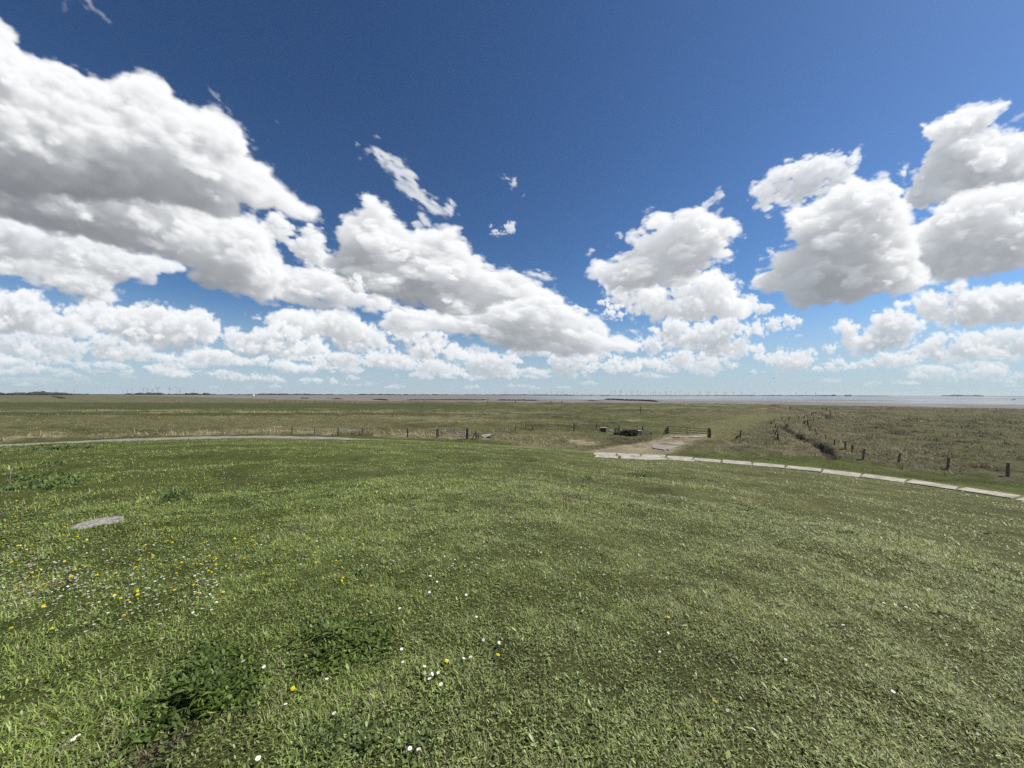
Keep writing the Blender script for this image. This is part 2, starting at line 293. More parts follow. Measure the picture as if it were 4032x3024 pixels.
        box = (gxx > gx[0]) & (gxx < gx[-1]) & (gyy > gy[0]) & (gyy < gy[-1])
        rows = np.where(box.any(1))[0]; cols = np.where(box.any(0))[0]
        if not len(rows): continue
        sl = (slice(rows[0], rows[-1]+1), slice(cols[0], cols[-1]+1))
        smp = bilerp(img, (gxx[sl]-gx[0])/h, (gyy[sl]-gy[0])/h)
        al = np.clip(smp[..., 2], 0, 1); S = smp[..., 0]/np.maximum(al, 1e-4); A = smp[..., 1]/np.maximum(al, 1e-4)
        al = al*opac
        # colour: sunlit white, skylight blue-grey, a little light from the ground
        g = np.float32(grey)
        Lr = CLOUD_SUN*S[..., None]*np.array([1.0, .985, .955])+CLOUD_SKY*A[..., None]*np.array([.86, .95, 1.06])*(1-.25*g)+CLOUD_GND*np.array([.88, .97, 1.10])
        elp = np.degrees(el[sl[0]])
        Lr = Lr/(1+.28*Lr)                                            # highlights roll off as on film
        far = np.exp(-np.maximum(elp-.2, 0)/4.2)                      # low clouds stand many kilometres off
        hz = np.array([.60, .67, .72])
        Lr = Lr*(1-.55*far[..., None])+hz*.55*far[..., None]
        al = al*(1-.4*far**2)
        o_ = out[sl]
        o_[..., :3] = o_[..., :3]*(1-al[..., None])+Lr*al[..., None]
        o_[..., 3] = o_[..., 3]*(1-al)+al
    fade = smooth(np.degrees(el), EL1, EL1-2.5)
    out *= fade[..., None]
    return out                                                        # premultiplied, rows upward
CLOUD_SUN, CLOUD_SKY, CLOUD_GND = 1.10, .29, .20
BIG, EXT, LEXT = 1.1, 1.6, 1.15
RELIEF, LUMP = .7, 1.15
import bpy, bmesh, math, random
from mathutils import Vector, Matrix
sc = bpy.context.scene
COL = sc.collection
random.seed(5)
EYE = 5.2
CAM = np.array([0.0, 0.0, EYE])
def pix(X, Y, z=0.0):
    """world point at height z seen at photograph pixel X, Y (used once to survey where things stand)"""
    d = px_dir(X, Y); t = (z-EYE)/d[2]
    return CAM+d*t
# ------------------------------------------------------------------ noise on the plane
NR = np.random.default_rng(11)
def _tile2(n, beta):
    k = np.fft.fftfreq(n)*n; kz = np.fft.rfftfreq(n)*n
    r = np.sqrt(k[:, None]**2+kz[None, :]**2)
    s = np.where(r < 3.6, 0, np.maximum(r, 1)**-beta)
    v = np.fft.irfft2(np.fft.rfft2(NR.standard_normal((n, n)))*s, (n, n)); return (v/v.std()).astype(np.float64)
TILES = [_tile2(1024, 1.6) for _ in range(6)]
def fbm(x, y, size, i=0, sy=None):
    """about unit-variance noise whose largest features are near `size` metres"""
    t = TILES[i % 6]; n = 1024; L = size*12.0; Ly = (sy or size)*12.0
    a = .13 if sy else .5+1.1*i; x, y = x*math.cos(a)-y*math.sin(a), x*math.sin(a)+y*math.cos(a)   # turned, so that repeats never line up with the view
    gx = x/L*n+i*37.1; gy = y/Ly*n+i*11.7
    ix = np.floor(gx).astype(int); iy = np.floor(gy).astype(int); fx = gx-ix; fy = gy-iy
    ix %= n; iy %= n; jx = (ix+1) % n; jy = (iy+1) % n
    return (t[ix, iy]*(1-fx)+t[jx, iy]*fx)*(1-fy)+(t[ix, jy]*(1-fx)+t[jx, jy]*fx)*fy
def sst(x, a, b):
    t = np.clip((x-a)/(b-a), 0, 1); return t*t*(3-2*t)
# ------------------------------------------------------------------ survey lines (metres; x right, y away, z up)
FOOT = np.array([(-60, -30), (-75, 0), (-72, 16), (-62, 28), (-51, 37), (-42, 42.5), (-31, 45), (-18, 43), (-8, 40), (0, 36.8), (7.3, 33.2),
                 (12.2, 31.6), (18, 28.3), (20.3, 26.6), (23.0, 24.0), (24.9, 21.2), (26.0, 18.9), (27.2, 15), (28.6, 6), (29.5, -6), (28, -20)], float)
def catmull(P, n=14):
    P = np.asarray(P, float); out = []
    Q = np.vstack([2*P[0]-P[1], P, 2*P[-1]-P[-2]])
    for i in range(1, len(Q)-2):
        t = np.linspace(0, 1, n, endpoint=False)[:, None]
        out.append(.5*((2*Q[i])+(-Q[i-1]+Q[i+1])*t+(2*Q[i-1]-5*Q[i]+4*Q[i+1]-Q[i+2])*t**2+(-Q[i-1]+3*Q[i]-3*Q[i+1]+Q[i+2])*t**3))
    return np.vstack(out+[P[-1:]])
FOOTC = catmull(FOOT)
F_AZ = np.arctan2(FOOTC[:, 0], FOOTC[:, 1]); F_R = np.hypot(FOOTC[:, 0], FOOTC[:, 1])
def polydist(x, y, P, closed=False):
    """distance to a polyline and the arc position of the nearest point"""
    d = np.full(np.shape(x), 1e12); s = np.zeros(np.shape(x)); acc = 0.0
    E = list(zip(P[:-1], P[1:]))
    if closed: E.append((P[-1], P[0]))
    for a, b in E:
        ex, ey = b[0]-a[0], b[1]-a[1]; L2 = ex*ex+ey*ey+1e-12
        t = np.clip(((x-a[0])*ex+(y-a[1])*ey)/L2, 0, 1)
        q = (x-a[0]-t*ex)**2+(y-a[1]-t*ey)**2
        m = q < d; d = np.where(m, q, d); s = np.where(m, acc+t*math.sqrt(L2), s); acc += math.sqrt(L2)
    return np.sqrt(d), s
def inside(x, y, P):
    ins = np.zeros(np.shape(x), bool)
    for a, b in zip(P, np.roll(P, -1, 0)):
        ins ^= ((a[1] > y) != (b[1] > y)) & (x < (b[0]-a[0])*(y-a[1])/(b[1]-a[1]+1e-12)+a[0])
    return ins
DITCH = catmull([(24.5, 28.6), (26.3, 30.6), (29.3, 35.0), (33.2, 42.0), (37.6, 49.5), (40.5, 54.5), (46, 63), (55, 72), (66, 79), (74, 86), (82, 97), (90, 110), (104, 136), (125, 175), (150, 215)], 4)
TRACK = catmull([(22.8, 47), (31, 57), (45, 73), (60, 90), (75, 106)], 3)
SHORE = np.array([(-9000, 3200), (-2600, 2050), (-1150, 1150), (-805, 890), (-320, 458), (-180, 345), (-100, 305), (-3, 278), (60, 262), (155, 229), (213, 154), (255, 100), (300, 0), (330, -200), (-9000, -200)], float)
def foot_r(az):
    return np.interp(az, F_AZ, F_R)
def past_foot(x, y):
    """metres beyond the centre line of the path at the foot of the dike (negative on the slope)"""
    return np.hypot(x, y)-foot_r(np.arctan2(x, y))
def ground(x, y):
    x = np.asarray(x, float); y = np.asarray(y, float)
    az = np.arctan2(x, y); r = np.hypot(x, y); azd = np.degrees(az)
    half = (1.9-.95*sst(azd, -9, 5)+1.7*sst(azd, 6, 10)*(1-sst(azd, 18, 24)))
    rf = foot_r(az)-half
    p = np.interp(azd, [-70, -40, -22, -6, 4, 16, 32, 60], [1.55, 1.52, 1.56, 1.72, 1.66, 1.42, 1.24, 1.14])
    s = np.clip(r/rf, 0, 1)
    h = 3.6*(1-s**p)
    slope = sst(s, .02, .10)*(1-sst(s, .9, .99))
    h = h+slope*(.035*fbm(x, y, 6, 0)+.016*fbm(x, y, 1.4, 1))
    out = sst(r-foot_r(az), 1.6, 6)
    near = 1-sst(r, 150, 400)
    h = h+out*near*(.08*fbm(x, y, 14, 2)+.085*fbm(x, y, 2.5, 3))
    # rough tussocky ground either side of the creek and beyond the track
    k = (x > 16) & (y > 20) & (r < 275)
    if k.any():
        xk, yk = x[k], y[k]; d, sa = polydist(xk, yk, DITCH)
        w = np.interp(sa, [0, 3, 14, 40, 60, 110, 220], [.4, .65, .75, .75, .8, 1.5, 2.0])+.15*fbm(xk, yk, 3, 4)
        h[k] = h[k]-np.interp(np.hypot(xk, yk), [150, 195], [.62, .3])*np.interp(sa, [0, 3, 9], [.2, .5, 1])*(1-sst(d, w*.35, w*1.15))+.22*np.exp(-((d-w*1.5)/1.1)**2)
    # saltings end in a low step at the mud
    k = r > 60
    if k.any():
        xk, yk = x[k], y[k]; sd, _ = polydist(xk, yk, SHORE[:12]); sd = np.where(inside(xk, yk, SHORE), sd, -sd)+fbm(xk, yk, 25, 5)*4
        q = sst(sd, -6, 3); h[k] = h[k]*q-1.6*(1-q)
    return h
def hz(x, y): return float(ground(np.array([x]), np.array([y]))[0])
def land(X, Y, it=4):
    """where the line of sight at pixel X, Y first meets the ground"""
    d = px_dir(X, Y)
    t0, t1 = 1.2, 4000.0
    for n in (700, 40, 30):
        t = np.geomspace(t0, t1, n); P = CAM[None]+d[None]*t[:, None]
        below = P[:, 2] < ground(P[:, 0], P[:, 1]); k = int(np.argmax(below))
        if k == 0: return pix(X, Y, 0)
        t0, t1 = t[k-1], t[k]
    q = CAM+d*t1; return np.array([q[0], q[1], hz(q[0], q[1])])
# ------------------------------------------------------------------ materials
def new_mat(name):
    m = bpy.data.materials.new(name); m.use_nodes = True; nt = m.node_tree; nt.nodes.clear()
    o = nt.nodes.new('ShaderNodeOutputMaterial'); b = nt.nodes.new('ShaderNodeBsdfPrincipled'); nt.links.new(b.outputs[0], o.inputs[0])
    return m, nt, b
def nd(nt, t, **kw):
    n = nt.nodes.new(t)
    for k, v in kw.items():
        if hasattr(n, k) and not k.startswith('i_'): setattr(n, k, v)
        else: n.inputs[k[2:].replace('_', ' ')].default_value = v
    return n
def rough_mat(name, c1, c2, scale=6, rough=.85, bump=.3, stretch=(1, 1, 1), spec=.3, detail=6, fine=None):
    """two-tone weathered surface from object-space noise, with a matching bump"""
    m, nt, b = new_mat(name)
    tc = nt.nodes.new('ShaderNodeTexCoord'); mp = nd(nt, 'ShaderNodeMapping', i_Scale=stretch)
    nt.links.new(tc.outputs['Object'], mp.inputs[0])
    n = nd(nt, 'ShaderNodeTexNoise', i_Scale=scale, i_Detail=detail, i_Roughness=.65); nt.links.new(mp.outputs[0], n.inputs['Vector'])
    r = nt.nodes.new('ShaderNodeValToRGB'); r.color_ramp.elements[0].position = .3; r.color_ramp.elements[1].position = .7
    r.color_ramp.elements[0].color = (*c1, 1); r.color_ramp.elements[1].color = (*c2, 1); nt.links.new(n.outputs[0], r.inputs[0])
    nt.links.new(r.outputs[0], b.inputs['Base Color']); b.inputs['Roughness'].default_value = rough; b.inputs['Specular IOR Level'].default_value = spec
    n2 = nd(nt, 'ShaderNodeTexNoise', i_Scale=fine or scale*5, i_Detail=4.0); nt.links.new(mp.outputs[0], n2.inputs['Vector'])
    bp = nd(nt, 'ShaderNodeBump', i_Strength=bump, i_Distance=.02); nt.links.new(n2.outputs[0], bp.inputs['Height']); nt.links.new(bp.outputs[0], b.inputs['Normal'])
    return m
def tint_mat(name, rough=.5, spec=.35, translucent=.25, var=.35, scale=30, sheen=0.0):
    """plant tissue: each piece carries its own colour; noise varies it, some light passes through"""
    m, nt, b = new_mat(name)
    at = nt.nodes.new('ShaderNodeAttribute'); at.attribute_name = 'tint'
    n = nd(nt, 'ShaderNodeTexNoise', i_Scale=scale, i_Detail=3.0); g = nt.nodes.new('ShaderNodeNewGeometry'); nt.links.new(g.outputs['Position'], n.inputs['Vector'])
    mr = nd(nt, 'ShaderNodeMapRange', i_From_Min=.3, i_From_Max=.7, i_To_Min=1-var, i_To_Max=1+var); nt.links.new(n.outputs[0], mr.inputs[0])
    v = nd(nt, 'ShaderNodeVectorMath', operation='SCALE'); nt.links.new(at.outputs['Color'], v.inputs[0]); nt.links.new(mr.outputs[0], v.inputs['Scale'])
    nt.links.new(v.outputs[0], b.inputs['Base Color']); b.inputs['Roughness'].default_value = rough; b.inputs['Specular IOR Level'].default_value = spec
    if translucent:
        t = nt.nodes.new('ShaderNodeBsdfTranslucent'); nt.links.new(v.outputs[0], t.inputs[0])
        mx = nd(nt, 'ShaderNodeMixShader', i_Fac=translucent); nt.links.new(b.outputs[0], mx.inputs[1]); nt.links.new(t.outputs[0], mx.inputs[2])
        nt.links.new(mx.outputs[0], nt.nodes['Material Output'].inputs[0])
    return m
def plain(name, c, rough=.6, spec=.4, metal=0, var=.12, scale=8):
    m = rough_mat(name, tuple(v*(1-var) for v in c), tuple(v*(1+var) for v in c), scale=scale, rough=rough, bump=.1, spec=spec)
    m.node_tree.nodes['Principled BSDF'].inputs['Metallic'].default_value = metal
    return m
# ------------------------------------------------------------------ objects
def link(o, parent=None):
    COL.objects.link(o)
    if parent is not None: o.parent = parent
    return o
def tag(o, label=None, cat=None, group=None, kind=None):
    if label: o['label'] = label
    if cat: o['category'] = cat
    if group: o['group'] = group
    if kind: o['kind'] = kind
    return o
def mesh_obj(name, verts, faces, mat, parent=None, loc=None, tint=None, smooth=False):
    """faces: list of index tuples, or (corner array, loop totals)"""
    me = bpy.data.meshes.new(name)
    verts = np.asarray(verts, np.float32)
    if isinstance(faces, tuple) and isinstance(faces[0], np.ndarray):
        loops, tot = faces
        me.vertices.add(len(verts)); me.vertices.foreach_set('co', verts.ravel())
        me.loops.add(len(loops)); me.loops.foreach_set('vertex_index', loops.astype(np.int32))
        me.polygons.add(len(tot)); st = np.concatenate([[0], np.cumsum(tot)[:-1]]).astype(np.int32)
        me.polygons.foreach_set('loop_start', st); me.polygons.foreach_set('loop_total', tot.astype(np.int32))
        me.update(calc_edges=True)
    else:
        me.from_pydata([tuple(map(float, v)) for v in verts], [], faces); me.update()
    if tint is not None:
        a = me.attributes.new('tint', 'FLOAT_COLOR', 'POINT')
        c = np.ones((len(verts), 4), np.float32); c[:, :3] = tint; a.data.foreach_set('color', c.ravel())
    if smooth: me.polygons.foreach_set('use_smooth', np.ones(len(me.polygons), bool))
    me.materials.append(mat)
    o = bpy.data.objects.new(name, me)
    if loc is not None: o.location = tuple(map(float, loc))
    return link(o, parent)
def bm_obj(name, bm, mat, parent=None, loc=None, smooth=False):
    me = bpy.data.meshes.new(name); bmesh.ops.recalc_face_normals(bm, faces=bm.faces); bm.to_mesh(me); bm.free()
    if smooth: me.polygons.foreach_set('use_smooth', np.ones(len(me.polygons), bool))
    me.materials.append(mat); o = bpy.data.objects.new(name, me)
    if loc is not None: o.location = tuple(map(float, loc))
    return link(o, parent)
def empty(name, loc, rz=0):
    o = bpy.data.objects.new(name, None); o.location = tuple(map(float, loc)); o.rotation_euler = (0, 0, rz); o.empty_display_size = .2
    return link(o)
def tube(bm, pts, rads, n=8, rng=None, wob=0):
    """a limb along pts with a radius per point"""
    pts = [Vector(p) for p in pts]; rings = []
    for i, p in enumerate(pts):
        t = (pts[min(i+1, len(pts)-1)]-pts[max(i-1, 0)]).normalized()
        a = t.orthogonal().normalized(); b = t.cross(a)
        rings.append([bm.verts.new(p+(a*math.cos(2*math.pi*k/n)+b*math.sin(2*math.pi*k/n))*rads[i]*(1+(rng.uniform(-wob, wob) if rng else 0))) for k in range(n)])
    for r0, r1 in zip(rings[:-1], rings[1:]):
        for k in range(n): bm.faces.new((r0[k], r0[(k+1) % n], r1[(k+1) % n], r1[k]))
    bm.faces.new(rings[0][::-1]); bm.faces.new(rings[-1])
def box(bm, c, s, rz=0, bev=0, jit=0, rng=None, rx=0, ry=0):
    R = Matrix.Translation(c) @ Matrix.Rotation(rz, 4, 'Z') @ Matrix.Rotation(rx, 4, 'X') @ Matrix.Rotation(ry, 4, 'Y')
    vs = []
    for i in (-1, 1):
        for j in (-1, 1):
            for k in (-1, 1):
                v = Vector((i*s[0]/2, j*s[1]/2, k*s[2]/2))
                if rng: v += Vector([rng.uniform(-jit, jit) for _ in range(3)])
                vs.append(bm.verts.new(R @ v))
    F = [bm.faces.new([vs[q] for q in f]) for f in ((0, 1, 3, 2), (4, 6, 7, 5), (0, 4, 5, 1), (2, 3, 7, 6), (0, 2, 6, 4), (1, 5, 7, 3))]
    if bev:
        es = list({e for f in F for e in f.edges}); bmesh.ops.bevel(bm, geom=es, offset=bev, segments=2, affect='EDGES')
# ------------------------------------------------------------------ blades and leaves, thousands at a time
def blades(x, y, z, h, w, az, lean, curl, face=None, broad=False, segs=2):
    """verts, (loops, totals), piece index per vertex.  h length, w width, lean from upright, curl extra bend at the tip"""
    n = len(x); face = az+np.pi/2 if face is None else face
    dx, dy = np.sin(az), np.cos(az); sx, sy = np.sin(face), np.cos(face)
    def at(f, wd):
        a = lean+curl*f; l = h*f
        return x+dx*np.sin(a)*l, y+dy*np.sin(a)*l, z+np.cos(a)*l, wd*w/2
    if segs == 1: prof = [(0, 1), (1, 0)]
    elif broad: prof = [(0, .25), (.45, 1), (.8, .8), (1, 0)]
    elif segs == 2: prof = [(0, 1), (.55, .8), (1, 0)]
    V = []
    for f, wd in prof:
        px, py, pz, hw = at(f, wd)
        if wd > 0:
            V.append(np.stack([px-sx*hw, py-sy*hw, pz], -1)); V.append(np.stack([px+sx*hw, py+sy*hw, pz], -1))
        else: V.append(np.stack([px, py, pz], -1))
    k = len(V); V = np.stack(V, 1).reshape(-1, 3); base = np.arange(n)[:, None]*k
    L = []; T = []
    for q in range(len(prof)-2): L += [2*q, 2*q+1, 2*q+3, 2*q+2]; T.append(4)
    L += [k-3, k-2, k-1]; T.append(3)
    loops = (base+np.array(L)[None]).ravel(); tot = np.tile(np.array(T), n)
    return V, (loops, tot), np.repeat(np.arange(n), k)
def join(parts):
    V, L, T, C, off = [], [], [], [], 0
    for v, (l, t), c in parts:
        V.append(v); L.append(l+off); T.append(t); C.append(c); off += len(v)
    return np.vstack(V), (np.concatenate(L), np.concatenate(T)), np.vstack(C)
# ------------------------------------------------------------------ what grows where: colour and height of the cover
C_ = lambda *v: np.array(v, float)
TURF_L, TURF_M, TURF_R = C_(.206, .258, .064), C_(.232, .272, .086), C_(.270, .290, .108)
STRAW, REED, OLIVE, GREEN, SCRUB, MOWN, MUD = C_(.44, .375, .24), C_(.315, .285, .16), C_(.174, .166, .076), C_(.118, .138, .044), C_(.175, .160, .085), C_(.135, .162, .045), C_(.115, .085, .06)
GATE_PATCH = np.array([pix(X, Y)[:2] for X, Y in ((2325, 1782), (2360, 1768), (2470, 1752), (2560, 1738), (2585, 1730), (2640, 1712), (2790, 1712), (2800, 1722), (2730, 1735), (2690, 1748), (2655, 1768), (2640, 1786), (2500, 1786))])
STRAW_SPOT = np.array([pix(X, Y)[:2] for X, Y in ((2240, 1735), (2290, 1729), (2345, 1738), (2340, 1748), (2280, 1749))])
BARE = np.array(land(720, 2950))[:2]
def mixc(a, b, w): return a*(1-w[..., None])+b*w[..., None]
def cover(x, y):
    """colour (n,3) and height (n) of the vegetation"""
    r = np.hypot(x, y); az = np.degrees(np.arctan2(x, y)); pf = past_foot(x, y)
    n1 = fbm(x, y, 9, 0); n2 = fbm(x, y, 2.2, 1); n3 = fbm(x, y, 45, 2, 13); n4 = fbm(x, y, 16, 3, 6)
    # --- dike slope
    c = mixc(TURF_L+0*x[..., None], TURF_M, sst(az+n1*6, -40, 8)); c = mixc(c, TURF_R, sst(az+n1*9+r*.35, -6, 50))
    c = c*(1+.045*n1+.075*n2)[..., None]
    c = mixc(c, TURF_R*.9, .5*sst(fbm(x, y, 1.1, 4)+.4*n1, .9, 2.2))
    h = .034+.009*n2
    # --- saltings
    m = mixc(OLIVE+0*x[..., None], GREEN, sst(n3+.3*n4, -.2, 1.2)*.7); m = mixc(m, REED, sst(-n3+.5*n4, .6, 1.8)*.6); m = m*(1+.24*np.tanh(n1+.5*n4)+.20*np.tanh(n2))[..., None]
    hm = .13+.03*n4
    left = sst(-az+n1*2, 6, 22); yy = r*np.cos(np.radians(np.clip(az, -60, 60)))+n3*4+n4*1.5
    band = sst(yy, 124, 134)*(1-sst(yy, 212, 235))
    m = mixc(m, GREEN*.85, band*.85*sst(-az, -12, 14)); hm = hm*(1-.5*band)
    band2 = sst(yy, 88, 93)*(1-sst(yy, 101, 107))*left; m = mixc(m, GREEN*.8, band2*.8)
    tan = sst(yy, 104, 109)*(1-sst(yy, 118, 128))*left*sst(n4+.6*n3, .1, .9); m = mixc(m, REED*1.05, tan*.9); hm = hm+tan*.25
    far = sst(yy, 225, 250)*left; m = mixc(m, REED*.72, far*(.55+.3*np.tanh(n3)))
    m = mixc(m, OLIVE*1.25, sst(yy, 56, 62)*(1-sst(yy, 74, 92))*left*.6)
    # old reeds along the inner edge of the saltings
    w = sst(pf+n1*.7, 3.5, 6)*(1-sst(pf+n4*2.2, 9, 15))*(1-sst(az, -8, 1))
    m = mixc(m, mixc(REED*1.05+0*x[..., None], STRAW*.95, sst(n2, 0, 1.2)), w*np.clip(.48+.42*np.tanh(n2+.5*n1), 0, 1)); hm = np.maximum(hm, w*(.40+.10*n2))
    w = sst(pf, 1.5, 3.5)*(1-sst(pf+n1, 10, 15))*sst(az, -9, -2)*(1-sst(az+.3*n1, 12, 16))
    m = mixc(m, mixc(SCRUB*1.25+0*x[..., None], REED*.95, sst(n2+n1*.5, -.3, 1.0)), w*.85); hm = np.maximum(hm, w*(.36+.10*n2))
    strip = (1-sst(pf+.5*n1, 3.2, 5.0))*(1-sst(az, -3, 4)); m = mixc(m, MOWN*.9, strip); hm = hm*(1-strip)+.10*strip
    # mown verge between the slabs and the creek
    d = np.full(x.shape, 1e3); sa = np.zeros(x.shape); td = d.copy(); kk = (x > 8) & (y > 15) & (r < 320)
    if kk.any(): d[kk], sa[kk] = polydist(x[kk], y[kk], DITCH); td[kk], _ = polydist(x[kk], y[kk], TRACK)
    v = sst(az, 12, 16)*(1-sst(pf+.8*n2, 4.6, 7.2)); m = mixc(m, MOWN*(1+.12*n2)[..., None], v); hm = hm*(1-v)+.07*v
    v2 = sst(az, 20, 24)*(1-sst(td+n4, 10, 22))*(1-sst(az, 34, 37))*(1-v); m = mixc(m, OLIVE*1.15, v2*.6); hm = hm*(1-.5*v2)
    tr = (1-sst(td+.4*n1, 2.2, 5.2)); m = mixc(m, OLIVE*1.42, tr*.75); hm = hm*(1-tr)+.08*tr
    # rough ground beyond the creek
    rough = sst(az, 34, 40)*(1-v); tk = sst(fbm(x, y, 3.2, 4, 2.0)+.5*n4, .2, .9)
    m = mixc(m, mixc(OLIVE*1.0+0*x[..., None], SCRUB*.52, tk), rough*.85); hm = np.maximum(hm, rough*(.09+.26*tk))
    near = (1-sst(d+n1*.8, 5, 11))*(1-v)*(1-tr); m = mixc(m, mixc(SCRUB*.95+0*x[..., None], REED*.85, sst(n2+.4*n4, .0, 1.3)), near*.85); hm = np.maximum(hm, near*(.30+.08*n2))
    on = sst(pf, .6, 2.0); c = mixc(c, m, on); h = h*(1-on)+hm*on
    # trampled and strawy ground before the gate
    g = inside(x, y, GATE_PATCH) | inside(x, y, STRAW_SPOT); gd = np.full(x.shape, 99.); g2 = gd.copy(); kg = (np.abs(x-12) < 25) & (np.abs(y-42) < 22)
    if kg.any(): gd[kg], _ = polydist(x[kg], y[kg], GATE_PATCH, True); g2[kg], _ = polydist(x[kg], y[kg], STRAW_SPOT, True)
    gw = np.where(g, 1.0, np.exp(-(np.minimum(gd, g2)/.5)**2)*.5)
    c = mixc(c, STRAW*(1+.12*n2)[..., None], gw*.92); h = h*(1-gw)+.05*gw
    # a worn spot by the weeds at the photographer's feet
    b = np.exp(-(np.hypot((x-BARE[0])*.8, y-BARE[1])/.24)**2)*(.8+.4*np.tanh(fbm(x, y, .2, 5))); c = mixc(c, MUD*1.25, np.clip(b, 0, 1)*.8); h = h*(1-.5*np.clip(b, 0, 1))
    # creek: bare mud on the sides
    ww = np.interp(sa, [0, 3, 14, 40, 60, 110, 220], [.4, .65, .75, .75, .8, 1.5, 2.0])
    k = 1-sst(d, ww*.5, ww*.85); c = mixc(c, MUD*.8, k*(r < 260)); h = h*(1-k)
    return np.clip(c, .008, .7), np.clip(h, .012, .8)
# ------------------------------------------------------------------ materials
M_TURF = tint_mat('turf_plants', rough=.45, spec=.38, translucent=.28, var=.22, scale=14)
M_ROUGH = tint_mat('marsh_plants', rough=.6, spec=.25, translucent=.22, var=.25, scale=1.5)
M_LEAF = tint_mat('weed_leaves', rough=.5, spec=.28, translucent=.25, var=.2, scale=60)
M_PETAL = tint_mat('petals', rough=.6, spec=.2, translucent=.2, var=.06, scale=200)
M_WOOD = rough_mat('weathered_wood', (.055, .047, .037), (.21, .18, .14), scale=3.5, stretch=(6, 6, .7), bump=.6, rough=.9)
M_WOODP = rough_mat('bleached_wood', (.16, .14, .11), (.36, .33, .27), scale=3.5, stretch=(6, 6, .7), bump=.6, rough=.9)
M_WOODD = rough_mat('dark_wood', (.026, .022, .019), (.10, .086, .072), scale=4, stretch=(6, 6, .8), bump=.6, rough=.9)
M_GALV = plain('galvanised_steel', (.34, .35, .35), rough=.45, metal=.6)
M_GATED = plain('dark_gate_bar', (.055, .05, .045), rough=.6)  # dark tone stands in for backlit rails; shade put into the colour
M_CONC = rough_mat('pale_concrete', (.17, .152, .118), (.49, .455, .37), scale=1.6, rough=.9, bump=.35, detail=9, fine=22)
M_CONCG = rough_mat('grey_concrete', (.15, .142, .118), (.30, .28, .235), scale=1.9, rough=.9, bump=.35, detail=9, fine=18)
M_ROAD = rough_mat('worn_road', (.13, .115, .095), (.31, .285, .245), scale=.9, rough=.95, bump=.5, detail=10, fine=14)
M_STONE = rough_mat('lid_concrete', (.06, .056, .048), (.44, .42, .375), scale=22, rough=.95, bump=.6, detail=10, fine=40)
M_RUBBER = plain('old_rubber', (.022, .02, .019), rough=.8)
M_WHITE = plain('white_board', (.68, .64, .56), rough=.7)
M_TURB = plain('turbine_grey', (.40, .43, .47), rough=.6, var=.03)
M_TURBW = plain('turbine_white', (.75, .76, .78), rough=.6, var=.03)
M_BIRD = plain('gull_feathers', (.22, .21, .20), rough=.8)
M_BIRDD = plain('dark_feathers', (.035, .033, .03), rough=.8)
M_TREES = rough_mat('far_trees', (.018, .026, .014), (.05, .065, .03), scale=.05, rough=1, bump=0)
M_BRUSH = rough_mat('brushwood', (.010, .009, .008), (.045, .037, .03), scale=1.2, rough=1, bump=.6)
M_SOIL = rough_mat('bare_soil', (.07, .045, .028), (.19, .13, .085), scale=9, rough=1, bump=.8)
